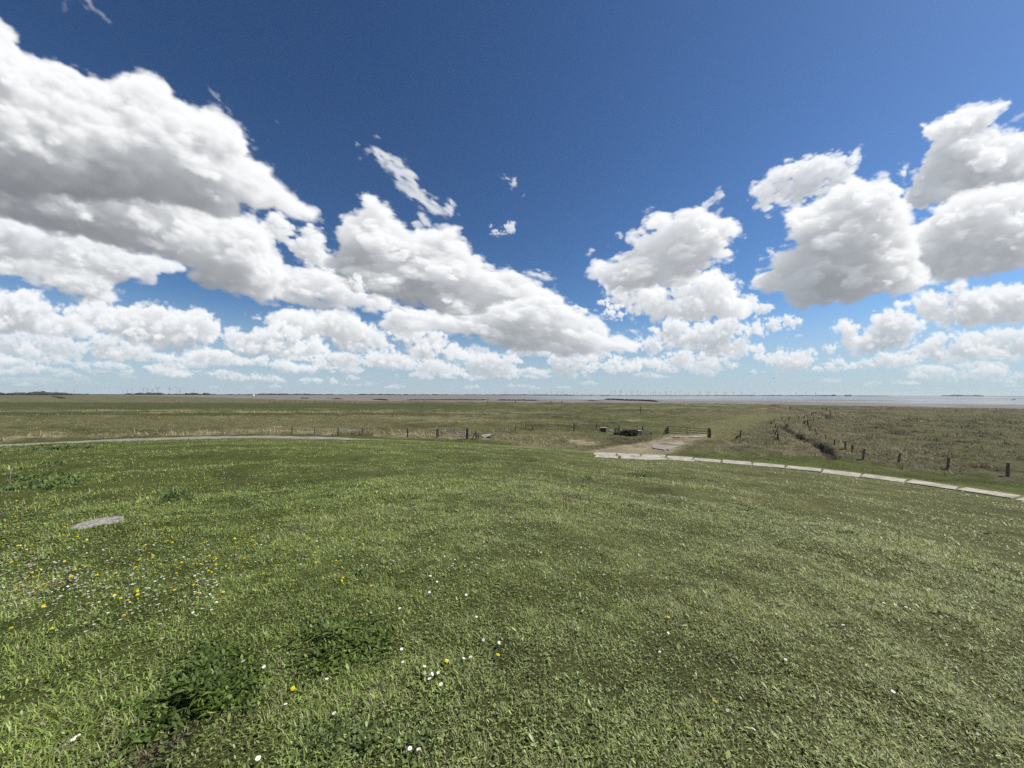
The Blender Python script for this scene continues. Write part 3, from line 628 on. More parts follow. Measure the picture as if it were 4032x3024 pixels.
# ------------------------------------------------------------------ ground: dike slope, verge and saltings in one sheet
def ground_mesh():
    azs = np.radians(np.concatenate([np.arange(-180, -66, 2.5), np.arange(-66, 66, .22), np.arange(66, 180.01, 2.5)]))
    rs = np.concatenate([[0.0], np.geomspace(.35, 12, 190), np.geomspace(12, 140, 330)[1:], np.geomspace(140, 4200, 110)[1:]])
    A, R = np.meshgrid(azs[:-1], rs, indexing='ij'); x = (R*np.sin(A)); y = R*np.cos(A)
    xf, yf = x.ravel(), y.ravel(); z = ground(xf, yf); c, h = cover(xf, yf)
    na, nr = A.shape; idx = np.arange(na*nr).reshape(na, nr); i2 = np.roll(idx, -1, 0)
    q = np.stack([idx[:, :-1], idx[:, 1:], i2[:, 1:], i2[:, :-1]], -1).reshape(-1, 4)[:, ::-1]
    m, nt, b = new_mat('ground_cover')
    at = nt.nodes.new('ShaderNodeAttribute'); at.attribute_name = 'tint'
    tc = nt.nodes.new('ShaderNodeTexCoord')
    n1 = nd(nt, 'ShaderNodeTexNoise', i_Scale=45, i_Detail=8.0, i_Roughness=.75); n2 = nd(nt, 'ShaderNodeTexNoise', i_Scale=1.3, i_Detail=9.0, i_Roughness=.7)
    for n in (n1, n2): nt.links.new(tc.outputs['Object'], n.inputs['Vector'])
    r1 = nd(nt, 'ShaderNodeMapRange', i_From_Min=.3, i_From_Max=.7, i_To_Min=.25, i_To_Max=1.25); r2 = nd(nt, 'ShaderNodeMapRange', i_From_Min=.3, i_From_Max=.7, i_To_Min=.62, i_To_Max=1.3)
    nt.links.new(n1.outputs[0], r1.inputs[0]); nt.links.new(n2.outputs[0], r2.inputs[0])
    mu = nd(nt, 'ShaderNodeMath', operation='MULTIPLY'); nt.links.new(r1.outputs[0], mu.inputs[0]); nt.links.new(r2.outputs[0], mu.inputs[1])
    v = nd(nt, 'ShaderNodeVectorMath', operation='SCALE'); nt.links.new(at.outputs['Color'], v.inputs[0]); nt.links.new(mu.outputs[0], v.inputs['Scale'])
    nt.links.new(v.outputs[0], b.inputs['Base Color']); b.inputs['Roughness'].default_value = .95; b.inputs['Specular IOR Level'].default_value = .1
    ad = nd(nt, 'ShaderNodeMath', operation='ADD'); nt.links.new(n1.outputs[0], ad.inputs[0]); nt.links.new(n2.outputs[0], ad.inputs[1])
    bp = nd(nt, 'ShaderNodeBump', i_Strength=.8, i_Distance=.08); nt.links.new(ad.outputs[0], bp.inputs['Height']); nt.links.new(bp.outputs[0], b.inputs['Normal'])
    o = mesh_obj('ground', np.stack([xf, yf, z], -1), (q.ravel(), np.full(len(q), 4)), m, tint=np.where((past_foot(xf, yf) < 0)[:, None], c*.50*[1.03, .98, 1.0], c*.72), smooth=True); tag(o, kind='structure')
ground_mesh()
# ------------------------------------------------------------------ tidal flats: wet mud with sheets of water standing on it
def flats():
    m, nt, b = new_mat('tidal_mud')
    g = nt.nodes.new('ShaderNodeNewGeometry'); sp = nt.nodes.new('ShaderNodeSeparateXYZ'); nt.links.new(g.outputs['Position'], sp.inputs[0])
    ln = nd(nt, 'ShaderNodeMath', operation='LENGTH' if False else 'LOGARITHM'); 
    le = nd(nt, 'ShaderNodeVectorMath', operation='LENGTH'); nt.links.new(g.outputs['Position'], le.inputs[0]); nt.links.new(le.outputs['Value'], ln.inputs[0]); ln.inputs[1].default_value = 2.718
    at = nd(nt, 'ShaderNodeMath', operation='ARCTAN2'); nt.links.new(sp.outputs[0], at.inputs[0]); nt.links.new(sp.outputs[1], at.inputs[1])
    cx = nt.nodes.new('ShaderNodeCombineXYZ'); nt.links.new(at.outputs[0], cx.inputs[0]); nt.links.new(ln.outputs[0], cx.inputs[1])
    mp = nd(nt, 'ShaderNodeMapping', i_Scale=(1.6, 5.5, 1), i_Location=(3.1, .75, 0)); nt.links.new(cx.outputs[0], mp.inputs[0])
    n = nd(nt, 'ShaderNodeTexNoise', i_Scale=1.0, i_Detail=7.0, i_Roughness=.6); nt.links.new(mp.outputs[0], n.inputs['Vector'])
    # the tide stands on the outer flats, more of it towards the open bay on the right
    bay = nd(nt, 'ShaderNodeMapRange', i_From_Min=-.45, i_From_Max=.35, i_To_Min=-.16, i_To_Max=.04); nt.links.new(at.outputs[0], bay.inputs[0])
    out = nd(nt, 'ShaderNodeMapRange', i_From_Min=5.6, i_From_Max=6.5, i_To_Min=-.14, i_To_Max=.08); nt.links.new(ln.outputs[0], out.inputs[0])
    s1 = nd(nt, 'ShaderNodeMath', operation='ADD'); nt.links.new(n.outputs[0], s1.inputs[0]); nt.links.new(bay.outputs[0], s1.inputs[1])
    s2 = nd(nt, 'ShaderNodeMath', operation='ADD'); nt.links.new(s1.outputs[0], s2.inputs[0]); nt.links.new(out.outputs[0], s2.inputs[1])
    wet = nd(nt, 'ShaderNodeMapRange', i_From_Min=.52, i_From_Max=.58); nt.links.new(s2.outputs[0], wet.inputs[0])
    f = nd(nt, 'ShaderNodeTexNoise', i_Scale=.05, i_Detail=8.0); nt.links.new(g.outputs['Position'], f.inputs['Vector'])
    r = nt.nodes.new('ShaderNodeValToRGB'); r.color_ramp.elements[0].position = .35; r.color_ramp.elements[1].position = .65
    r.color_ramp.elements[0].color = (.125, .112, .102, 1); r.color_ramp.elements[1].color = (.20, .182, .168, 1); nt.links.new(f.outputs[0], r.inputs[0])
    mx = nd(nt, 'ShaderNodeMix', data_type='RGBA'); nt.links.new(wet.outputs[0], mx.inputs['Factor']); nt.links.new(r.outputs[0], mx.inputs['A']); mx.inputs['B'].default_value = (.10, .095, .09, 1)
    nt.links.new(mx.outputs['Result'], b.inputs['Base Color'])
    ro = nd(nt, 'ShaderNodeMapRange', i_To_Min=.85, i_To_Max=.16); nt.links.new(wet.outputs[0], ro.inputs[0]); nt.links.new(ro.outputs[0], b.inputs['Roughness'])
    sl = nd(nt, 'ShaderNodeMapRange', i_To_Min=.12, i_To_Max=.5); nt.links.new(wet.outputs[0], sl.inputs[0]); nt.links.new(sl.outputs[0], b.inputs['Specular IOR Level'])
    wv = nd(nt, 'ShaderNodeTexNoise', i_Scale=1.2, i_Detail=5.0); nt.links.new(g.outputs['Position'], wv.inputs['Vector'])
    bp = nd(nt, 'ShaderNodeBump', i_Strength=.25, i_Distance=.06); nt.links.new(wv.outputs[0], bp.inputs['Height']); nt.links.new(bp.outputs[0], b.inputs['Normal'])
    a = np.radians(np.arange(0, 360, 3)); rs = [200, 300, 600, 1200, 2500, 5000, 12800]
    V = [(R*math.sin(t), R*math.cos(t), -.38) for R in rs for t in a]; k = len(a)
    F = [(i*k+j, i*k+(j+1) % k, (i+1)*k+(j+1) % k, (i+1)*k+j) for i in range(len(rs)-1) for j in range(k)]
    tag(mesh_obj('mudflat', V, F, m), kind='structure')
flats()
# ------------------------------------------------------------------ paving
def offset_line(P, o):
    t = np.gradient(P, axis=0); t /= np.linalg.norm(t, axis=1)[:, None]; nrm = np.stack([t[:, 1], -t[:, 0]], -1)
    return P+nrm*o, t
def resample(P, step):
    s = np.concatenate([[0], np.cumsum(np.linalg.norm(np.diff(P, axis=0), axis=1))]); q = np.arange(0, s[-1], step)
    return np.stack([np.interp(q, s, P[:, i]) for i in range(2)], -1), s[-1]
i0 = np.argmin(np.hypot(FOOTC[:, 0]-7.3, FOOTC[:, 1]-33.2)); SLABLINE = FOOTC[i0:]
def slab_path():
    bm = bmesh.new(); rg = random.Random(3)
    P, L = resample(SLABLINE, .05); n = int(L/2.02)
    for k in range(n):
        c = P[min(int((k+.5)*2.02/.05), len(P)-1)]; a = P[min(int(k*2.02/.05), len(P)-1)]; b = P[min(int((k+1)*2.02/.05), len(P)-1)]
        rz = math.atan2(b[1]-a[1], b[0]-a[0])
        z = hz(*c)
        box(bm, (c[0], c[1], z-.012), (1.90, 1.50+rg.uniform(-.05, .05), .10), rz+rg.uniform(-.012, .012), bev=.02, jit=.035, rng=rg, rx=rg.uniform(-.012, .012), ry=rg.uniform(-.012, .012))
    for k in range(4):                                                # a second, shorter row on the inner side where the gate track joins
        c = P[int((k+.62)*2.02/.05)]; a = P[int((k+.1)*2.02/.05)]; b = P[int((k+1.1)*2.02/.05)]
        rz = math.atan2(b[1]-a[1], b[0]-a[0]); nrm = np.array([math.sin(rz), -math.cos(rz)])
        c = c+nrm*1.56
        box(bm, (c[0], c[1], hz(*c)-.012), (1.86, 1.38, .10), rz+rg.uniform(-.03, .03), bev=.02, rx=rg.uniform(-.015, .015))
    tag(bm_obj('path', bm, M_CONC), kind='structure')
slab_path()
def left_road():
    P, L = resample(FOOTC[:np.argmin(np.hypot(FOOTC[:, 0]+13.5, FOOTC[:, 1]-42))], .5)
    k = np.arange(len(P)); inn, t = offset_line(P, 0)
    nrm = np.stack([t[:, 1], -t[:, 0]], -1); V = []
    for j, o in enumerate(np.linspace(-1.3, 1.3, 9)):
        wob = (.22*fbm(P[:, 0], P[:, 1]+9*j, 2.5, 1)) if j in (0, 8) else 0
        q = P+nrm*((o+wob)*np.clip((len(P)-1-k)/18., .12, 1))[:, None]
        V.append(np.column_stack([q, ground(q[:, 0], q[:, 1])+(.05-.02*abs(o))]))
    V = np.stack(V, 1); n = len(P); idx = np.arange(n*9).reshape(n, 9)
    q = np.stack([idx[:-1, :-1], idx[1:, :-1], idx[1:, 1:], idx[:-1, 1:]], -1).reshape(-1, 4)
    o = mesh_obj('road', V.reshape(-1, 3), (q.ravel(), np.full(len(q), 4)), M_ROAD, smooth=True); tag(o, kind='structure')
left_road()
def apron(name, pts, mat, top=.025, seed=0):
    """a cast concrete plate with a ragged outline"""
    P = np.array([pix(X, Y)[:2] for X, Y in pts]); Q, L = resample(np.vstack([P, P[:1]]), .25)
    Q = Q+np.stack([fbm(Q[:, 0], Q[:, 1], .8, seed), fbm(Q[:, 0], Q[:, 1], .8, seed+1)], -1)*.15
    z0 = float(np.mean([hz(*p) for p in P]))+.02
    V = [(*p, z0+top) for p in Q]+[(*p, z0-.2) for p in Q]; n = len(Q)
    F = [tuple(range(n))]+[(i, (i+1) % n, n+(i+1) % n, n+i) for i in range(n)]
    return mesh_obj(name, V, F, mat)
tag(apron('track_apron', [(2578, 1741), (2600, 1735), (2665, 1732), (2695, 1737), (2688, 1746), (2650, 1762), (2620, 1769), (2585, 1764), (2566, 1755)], M_CONCG), kind='structure')
tag(apron('gate_apron', [(2655, 1720), (2668, 1713), (2700, 1709.5), (2780, 1712), (2790, 1716), (2760, 1718.5), (2735, 1722), (2700, 1720)], M_CONC, seed=2), kind='structure')
# water lying in the creek
def creek_water():
    m, nt, b = new_mat('creek_water'); b.inputs['Base Color'].default_value = (.05, .05, .045, 1); b.inputs['Roughness'].default_value = .06; b.inputs['Specular IOR Level'].default_value = .5
    n = nd(nt, 'ShaderNodeTexNoise', i_Scale=3.0, i_Detail=4.0); bp = nd(nt, 'ShaderNodeBump', i_Strength=.15, i_Distance=.02); nt.links.new(n.outputs[0], bp.inputs['Height']); nt.links.new(bp.outputs[0], b.inputs['Normal'])
    P, L = resample(DITCH, .5); a, _ = offset_line(P, -.5); c, _ = offset_line(P, .5); n_ = len(P)
    V = np.vstack([np.column_stack([a, np.full(n_, -.34)]), np.column_stack([c, np.full(n_, -.34)])])
    F = [(i, i+1, n_+i+1, n_+i) for i in list(range(28, 43))+list(range(50, 60))]
    tag(mesh_obj('creek', V, F, m), kind='structure')
creek_water()
# ------------------------------------------------------------------ grass and herbs: one mass nobody could count
LID = land(384, 2061); LID_R = .24
SLABD = SLABLINE[::3]
APRONS = [np.array([pix(X, Y)[:2] for X, Y in q]) for q in ([(2578, 1741), (2600, 1735), (2665, 1732), (2695, 1737), (2688, 1746), (2650, 1762), (2620, 1769), (2585, 1764), (2566, 1755)],
          [(2655, 1720), (2668, 1713), (2700, 1709.5), (2780, 1712), (2790, 1716), (2760, 1718.5), (2735, 1722), (2700, 1720)])]
LROAD = FOOTC[:np.argmin(np.hypot(FOOTC[:, 0]+13.5, FOOTC[:, 1]-42))][::2]
def keep(x, y, g):
    ok = np.hypot(x-LID[0], y-LID[1]) > LID_R+.02*g.standard_normal(len(x))
    r = np.hypot(x, y); sel = (r > 16) & (r < 90)
    xs, ys = x[sel], y[sel]; k = np.ones(len(xs), bool)
    d, s = polydist(xs, ys, SLABD); k &= (d > .69+.09*g.standard_normal(len(xs))) | (np.abs(((s+.5) % 2.02)-.5) < .07)
    d, s = polydist(xs, ys, LROAD); s_end = np.linalg.norm(np.diff(LROAD, axis=0), axis=1).sum(); k &= (d > 1.15*np.clip((s_end-s)/9., .1, 1)+.22*g.standard_normal(len(xs))) | (g.random(len(xs)) < .03)
    for A in APRONS: k &= ~inside(xs, ys, A)
    k &= ~(inside(xs, ys, GATE_PATCH) & (g.random(len(xs)) < .35))
    ok[sel] &= k; return ok
def turf():
    g = np.random.default_rng(21); parts = []
    def batch(n, r0, r1, law, kind):
        u = g.random(n); az = np.radians(g.uniform(-76, 76, n) if r1 < 12 else g.uniform(-66, 66, n))
        r = r0+(r1-r0)*u if law == 'lin' else r0*(r1/r0)**u
        x, y = r*np.sin(az), r*np.cos(az)
        # sward grows in clumps
        cl = fbm(x, y, .35 if r1 < 12 else 1.2, 3)+.6*fbm(x, y, .12 if r1 < 12 else .5, 4)
        ok = keep(x, y, g) & (past_foot(x, y) < -.6) & (g.random(n) < (np.clip(.78+.18*cl, .45, 1) if r1 < 12 else np.clip(.62+.36*cl, .12, 1)))
        x, y, r, cl = x[ok], y[ok], r[ok], cl[ok]; n = len(x)
        z = ground(x, y); c, h = cover(x, y); az = g.uniform(0, 2*np.pi, n)
        sc_ = np.maximum(1, r/4.5)
        if kind == 'grass':
            hh = h*g.uniform(.55, 1.5, n)*(1+.22*cl)*np.minimum(sc_, 2.2)**.55; w = g.uniform(.0032, .0066, n)*sc_
            lean = np.abs(g.normal(.8, .42, n)); curl = g.uniform(.1, .9, n); t = c*g.uniform(.55, 1.55, n)[:, None]*(1+.10*np.tanh(cl))[:, None]
            dry = g.random(n) < .13; t = np.where(dry[:, None], STRAW*g.uniform(.45, .9, n)[:, None], t)
            V, F, I = blades(x, y, z-.004, hh, w, az, lean, curl, segs=2 if r1 < 12 else 1)
        else:
            hh = g.uniform(.009, .023, n)*(1+1.0*(g.random(n) < .03))*np.minimum(sc_, 2.6)**.8; w = hh*g.uniform(.2, .46, n)
            lean = g.uniform(.75, 1.65, n); curl = g.uniform(-.3, .5, n)
            t = c*np.array([.92, 1.02, .95])*g.uniform(.6, 1.5, n)[:, None]
            pale = g.random(n) < .20; t = np.where(pale[:, None], t*np.array([1.45, 1.42, 1.9]), t)  # some leaves tinted near white: bright glints put into the colour
            V, F, I = blades(x, y, z+.004+g.random(n)*.014, hh, w, az, lean, curl, broad=True)
        parts.append((V, F, t[I]))
    batch(760000, .95, 9, 'lin', 'grass'); batch(300000, .95, 9, 'lin', 'leaf')
    batch(420000, 8.5, 62, 'log', 'grass'); batch(150000, 8.5, 60, 'log', 'leaf')
    V, F, T = join(parts); o = mesh_obj('grass', V, F, M_TURF, tint=T); tag(o, 'short grazed turf with herbs covering the dike slope', 'grass', kind='stuff')
turf()
def marsh():
    g = np.random.default_rng(22); parts = []
    def batch(n, r0, r1, seg):
        az = np.radians(g.uniform(-63, 63, n)); r = r0*(r1/r0)**g.random(n); x, y = r*np.sin(az), r*np.cos(az)
        cl = fbm(x, y, 1.6, 3)+.7*fbm(x, y, 5, 4, 3)
        ok = keep(x, y, g) & (past_foot(x, y) > .4) & (g.random(n) < np.clip(.55+.42*cl, .05, 1))
        x, y, r, cl = x[ok], y[ok], r[ok], cl[ok]
        z = ground(x, y); ok = (z > -.35); x, y, r, cl, z = x[ok], y[ok], r[ok], cl[ok], z[ok]
        c, h = cover(x, y); ok = h > .02; x, y, r, cl, z, c, h = x[ok], y[ok], r[ok], cl[ok], z[ok], c[ok], h[ok]; n = len(x)
        hh = h*g.uniform(.45, 1.35, n)*np.clip(1+.5*cl, .3, 2.2); w = np.maximum(.012, r*.00085)*g.uniform(.6, 1.5, n)
        t = c*g.uniform(.6, 1.42, n)[:, None]*(1+.10*np.tanh(cl))[:, None]
        pale = (g.random(n) < .10) & (h > .12); t = np.where(pale[:, None], STRAW*g.uniform(.5, .95, n)[:, None], t)
        V, F, I = blades(x, y, z-.01, hh, w, g.uniform(0, 2*np.pi, n), np.abs(g.normal(.55, .35, n)), g.uniform(0, .9, n), segs=seg); parts.append((V, F, t[I]))
    batch(420000, 30, 130, 1); batch(190000, 110, 420, 1)
    V, F, T = join(parts); o = mesh_obj('marsh_grass', V, F, M_ROUGH, tint=T); tag(o, 'rough grass, reeds and scrub covering the salt marsh', 'marsh grass', kind='stuff')
marsh()
# ------------------------------------------------------------------ round lid set in the turf
def lid():
    bm = bmesh.new(); n = 56; rg = random.Random(2)
    prof = [(0, .016), (.08, .017), (.15, .015), (.20, .016), (.215, .019), (.23, .016), (LID_R, .008), (LID_R, -.06)]
    rings = []
    for q, (r, z) in enumerate(prof[1:]):
        rings.append([bm.verts.new((r*math.cos(2*math.pi*k/n)*(1+rg.uniform(-.006, .006)), r*math.sin(2*math.pi*k/n)*(1+rg.uniform(-.006, .006)), z+rg.uniform(-.003, .003))) for k in range(n)])
    c = bm.verts.new((0, 0, .016))
    for k in range(n): bm.faces.new((c, rings[0][k], rings[0][(k+1) % n]))
    for a, b in zip(rings[:-1], rings[1:]):
        for k in range(n): bm.faces.new((a[k], b[k], b[(k+1) % n], a[(k+1) % n]))
    o = bm_obj('shaft_lid', bm, M_STONE, loc=LID); e = .05
    nx = (hz(LID[0]-e, LID[1])-hz(LID[0]+e, LID[1]))/(2*e); ny = (hz(LID[0], LID[1]-e)-hz(LID[0], LID[1]+e))/(2*e)
    o.rotation_euler = Vector((0, 0, 1)).rotation_difference(Vector((nx, ny, 1)).normalized()).to_euler()
    tag(o, 'round weathered concrete lid lying flush in the turf', 'lid')
    # the ring of bare reddish soil round it, widest on the left
    V, F = [], []; n = 48
    for k in range(n):
        a = 2*math.pi*k/n; wd = .03+.11*max(0, -math.cos(a))**2+.03*math.sin(3*a+1)
        for rr in (LID_R-.01, LID_R+max(.015, wd)*.55, LID_R+max(.02, wd)):
            x, y = LID[0]+rr*math.cos(a), LID[1]+rr*math.sin(a); V.append((x, y, hz(x, y)+.010-.004*(rr > LID_R+.03)))
    for k in range(n):
        for j in (0, 1): F.append((k*3+j, k*3+j+1, ((k+1) % n)*3+j+1, ((k+1) % n)*3+j))
    tag(mesh_obj('soil', V, F, M_SOIL, smooth=True), kind='structure')
lid()
# ------------------------------------------------------------------ weeds standing out of the turf
def weed(name, spots, label, cat, size, nleaf, col, lw=.38, up=.5, seed=0, stalks=0, flowers=0, reach=.10, leafm=None):
    """spots: outline points (pixels) the patch fills; many stemmed leaves in one plant mass"""
    g = np.random.default_rng(seed); W = np.array([land(*s) for s in spots]); P = W[:, :2]
    org = np.array([*P.mean(0), 0]); org[2] = hz(*org[:2]); root = empty(name, org); tag(root, label, cat)
    mn, mx = P.min(0), P.max(0); pts = []
    while len(pts) < nleaf:
        q = mn+(mx-mn)*g.random((nleaf*3, 2)); q0 = q; q = q+g.standard_normal(q.shape)*(.10*np.sqrt((mx-mn).prod())); k = inside(q0[:, 0], q0[:, 1], P)
        dd = fbm(q[:, 0], q[:, 1], reach*2.2, seed % 5); k &= g.random(len(q)) < np.clip(.42+.5*dd, .02, 1); pts += list(q[k])
    q = np.array(pts[:nleaf]); x, y = q[:, 0], q[:, 1]
    e, _ = polydist(x, y, P, True); e = np.where(inside(x, y, P), e, 0); thick = np.clip(e/(.35*np.sqrt((mx-mn).prod())+1e-6), .15, 1)
    z = ground(x, y)+g.random(nleaf)*up*size*1.5*thick
    L = size*g.uniform(.5, 1.25, nleaf); t = np.array(col)*(g.uniform(.5, 1.35, nleaf)+.9*(g.random(nleaf) < .15))[:, None]; pale = g.random(nleaf) < .12; t = np.where(pale[:, None], t*np.array([1.5, 1.45, 1.8]), t)  # brighter and paler leaves imitate sunlit highlights in their tint
    V, F, I = blades(x, y, z, L, L*lw*g.uniform(.7, 1.2, nleaf), g.uniform(0, 6.3, nleaf), g.uniform(.5, 1.6, nleaf), g.uniform(-.2, .7, nleaf), broad=True)
    A = (V-org, F, t[I])
    ns = max(12, nleaf//7); k = g.integers(0, nleaf, ns); gz = ground(x[k], y[k])
    V, F, I = blades(x[k], y[k], gz-.01, np.maximum(.03, z[k]-gz)+L[k]*.5, np.full(ns, size*.07), g.uniform(0, 6.3, ns), g.uniform(0, .5, ns), g.uniform(0, .3, ns))
    V, F, T = join([A, (V-org, F, np.tile(np.array(col)*1.3, (len(V), 1)))]); mesh_obj('foliage', V, F, leafm or M_LEAF, root, tint=T)
    return root
DARK = (.078, .118, .030)
weed('weed_patch', [(40, 1912), (80, 1890), (130, 1872), (200, 1868), (258, 1885), (270, 1915), (235, 1938), (150, 1925), (90, 1925), (40, 1936)], 'dark broad-leaved weed patch on the slope at the left edge', 'weeds', .10, 1000, DARK, lw=.55, up=.6, seed=3, reach=.3)
weed('weed_patch', [(120, 1846), (150, 1828), (185, 1822), (212, 1832), (200, 1844), (160, 1846)], 'small dark weed patch just above the larger one at the left edge', 'weeds', .09, 320, DARK, lw=.5, up=.5, seed=4, reach=.3)
weed('weed_bush', [(640, 1978), (660, 1955), (700, 1945), (745, 1955), (740, 1975), (690, 1985)], 'upright dark green weed tuft between the dandelions, right of the lid', 'weeds', .13, 480, (.10, .14, .042), lw=.15, up=.8, seed=5, reach=.2)
weed('herb_patch', [(560, 2870), (640, 2740), (700, 2640), (820, 2560), (920, 2600), (960, 2720), (900, 2830), (800, 2900), (700, 2960), (600, 2960)], 'dense dark green herb patch in the left foreground', 'weeds', .040, 5200, (.072, .108, .020), lw=.36, up=2.0, seed=6, reach=.10)
weed('herb_patch', [(1150, 2590), (1180, 2500), (1290, 2465), (1420, 2450), (1540, 2480), (1500, 2560), (1380, 2610), (1240, 2640)], 'dark green herb patch in the foreground, behind the daisies', 'weeds', .040, 2800, (.095, .135, .028), lw=.36, up=1.6, seed=7, reach=.10)
weed('herb_patch', [(1160, 2990), (1220, 2880), (1360, 2860), (1500, 2900), (1640, 2880), (1690, 2960), (1560, 3040), (1300, 3060)], 'low green herb patch at the bottom edge, middle of the foreground', 'weeds', .034, 2200, (.085, .118, .034), lw=.42, up=.45, seed=8, reach=.10)
for k, (X, Y, s, lab) in enumerate([(2096, 1812, .16, 'small dark grass tuft high on the slope, nearest the hidden path end'), (2552, 1818, .17, 'dark weed tuft just below the double row of slabs'), (2530, 1877, .22, 'broad dark weed tuft in the middle of the pale slope'),
        (2720, 1887, .16, 'low dark weed tuft right of the broad tuft on the pale slope'), (2620, 1866, .14, 'flat dark weed tuft between the broad tuft and the slabs'), (2300, 1690+195, .15, 'dark tuft beside the white daisies on the upper slope'),
        (3330, 2105, .13, 'dark weed tuft on the pale slope at the right'), (1318, 1955, .13, 'dark weed tuft beside the dandelions in the middle of the slope'), (3900, 2105, .12, 'dark weed tuft near the right edge of the slope'), (2250, 1962, .14, 'reddish green weed tuft in the middle of the slope'),
        (2600, 1955, .12, 'flat weed tuft below the broad one on the slope'), (1420, 2255, .09, 'dark herb tuft left of centre, behind the foreground daisies'), (2950, 2010, .12, 'low dark weed tuft under the slab path, right of centre')]):
    w = s*1.25*1454/np.linalg.norm(land(X, Y)-CAM)
    weed('weed_tuft', [(X-w, Y), (X-w*.6, Y-w*.22), (X, Y-w*.3), (X+w*.7, Y-w*.2), (X+w, Y+w*.05), (X+w*.4, Y+w*.25), (X-w*.5, Y+w*.22)], lab, 'weeds', s*.42, 190, (.085, .118, .030) if k != 9 else (.13, .11, .05), lw=.3, up=.45, seed=20+k, reach=.1)
for k, (X, Y) in enumerate([(215, 1768), (268, 1768), (330, 1748), (60, 1757)]):
    w = 26
    weed('road_weed', [(X-w, Y+4), (X-w*.5, Y-8), (X+w*.6, Y-8), (X+w, Y+4), (X, Y+9)], ['leafy weed clump growing on the near edge of the far left road', 'second leafy weed clump by the left road, right of the first', 'small weed clump on the far verge of the left road', 'leftmost weed clump at the edge of the left road'][k], 'weeds', .16, 330, (.06, .092, .026), lw=.4, up=1.0, seed=50+k, reach=.4)
def stems_dry():
    g = random.Random(4)
    for (X, Y, pts, lab) in [(20, 1960, [(0, 0, 0), (.05, .02, .25), (.02, .05, .5), (.10, .05, .70)], 'pale dead weed stalk standing at the left edge'), (4, 2040, [(0, 0, 0), (.08, .0, .16), (.22, .05, .25), (.34, .08, .27)], 'leaning pale dead stalk below the other at the left edge')]:
        p = land(X, Y); bm = bmesh.new(); tube(bm, pts, [.006, .005, .004, .002], 6)
        tube(bm, [pts[1], (pts[1][0]-.06, pts[1][1], pts[1][2]+.12)], [.004, .001], 5); tube(bm, [pts[2], (pts[2][0]+.07, pts[2][1]+.02, pts[2][2]+.10)], [.003, .001], 5)
        tag(bm_obj('dead_stalk', bm, M_WOODP, loc=p), lab, 'dead stalk')
stems_dry()
# twig with bleached end, bottom left
def twig():
    a, b = land(205, 2985), land(310, 2917); c = (a+b)/2; bm = bmesh.new(); d = b-a
    tube(bm, [a-c+Vector((0, 0, .012)), -.2*d+[0, 0, .022], .05*d+[0, 0, .02], .2*d+[0, 0, .024]], [.004, .007, .007, .005], 8, random.Random(1), .15)
    o = empty('twig', c); tag(o, 'grey twig with a white feathery end lying in the bottom left corner', 'twig'); bm_obj('stick', bm, M_WOODP, o)
    bm = bmesh.new(); g = random.Random(8)
    for k in range(7):
        p = Vector(d)*(.16+.05*k)+Vector((g.uniform(-.006, .006), g.uniform(-.006, .006), .026)); bmesh.ops.create_icosphere(bm, subdivisions=2, radius=g.uniform(.004, .008), matrix=Matrix.Translation(p) @ Matrix.Diagonal((1.4, 1, .7, 1)))
    bm_obj('feather_tip', bm, M_WHITE, o, smooth=True)
twig()
# ------------------------------------------------------------------ flowers
def flower_mesh(kind):
    g = np.random.default_rng(3); V, F, T = [], [], []
    def petal(a, r0, r1, w, z0, z1, c):
        b = len(V); ca, sa = math.cos(a), math.sin(a)
        for r, ww, z in ((r0, w*.6, z0), ((r0+r1)*.6, w, (z0+z1)/2+.001), (r1, w*.7, z1)):
            for s in (-1, 1): V.append((ca*r-sa*ww*s/2, sa*r+ca*ww*s/2, z)); T.append(c)
        F.extend([(b, b+1, b+3, b+2), (b+2, b+3, b+5, b+4)])
    if kind == 'dandelion':
        for ring, (n, r0, r1, z0, z1) in enumerate(((20, .003, .020, .002, .003), (17, .002, .0165, .004, .007), (12, .001, .011, .005, .010), (7, 0, .006, .006, .012))):
            for k in range(n): petal(2*math.pi*(k+.5*ring)/n+g.uniform(-.1, .1), r0, r1*g.uniform(.9, 1.08), .0055, z0, z1+g.uniform(-.001, .001), (.86, .69+.04*g.uniform(-1, 1), .02))
    else:
        for k in range(22): petal(2*math.pi*k/22+g.uniform(-.05, .05), .003, .0125*g.uniform(.92, 1.06), .0032, .003, .004+g.uniform(-.001, .001), (.84, .83, .80))
    return np.array(V), F, np.array(T)
def dome(r, h, c, n=10):
    V = [(0, 0, h)]; F = []; T = [c]
    for q, (rr, zz) in enumerate(((.6*r, h*.8), (r, h*.2))):
        for k in range(n): V.append((rr*math.cos(2*math.pi*k/n), rr*math.sin(2*math.pi*k/n), zz)); T.append(c)
    for k in range(n): F += [(0, 1+k, 1+(k+1) % n), (1+k, 1+n+k, 1+n+(k+1) % n, 1+(k+1) % n)]
    return np.array(V), F, np.array(T)
def stem_obj(parent, h, name='stem'):
    bm = bmesh.new(); tube(bm, [(0, 0, .003), (.002, .001, -h*.5), (0, .003, -h)], [.0016, .0015, .0018], 6)
    return bm_obj(name, bm, M_STEM, parent)
M_STEM = plain('flower_stem', (.10, .15, .05), rough=.6)
FL = {}
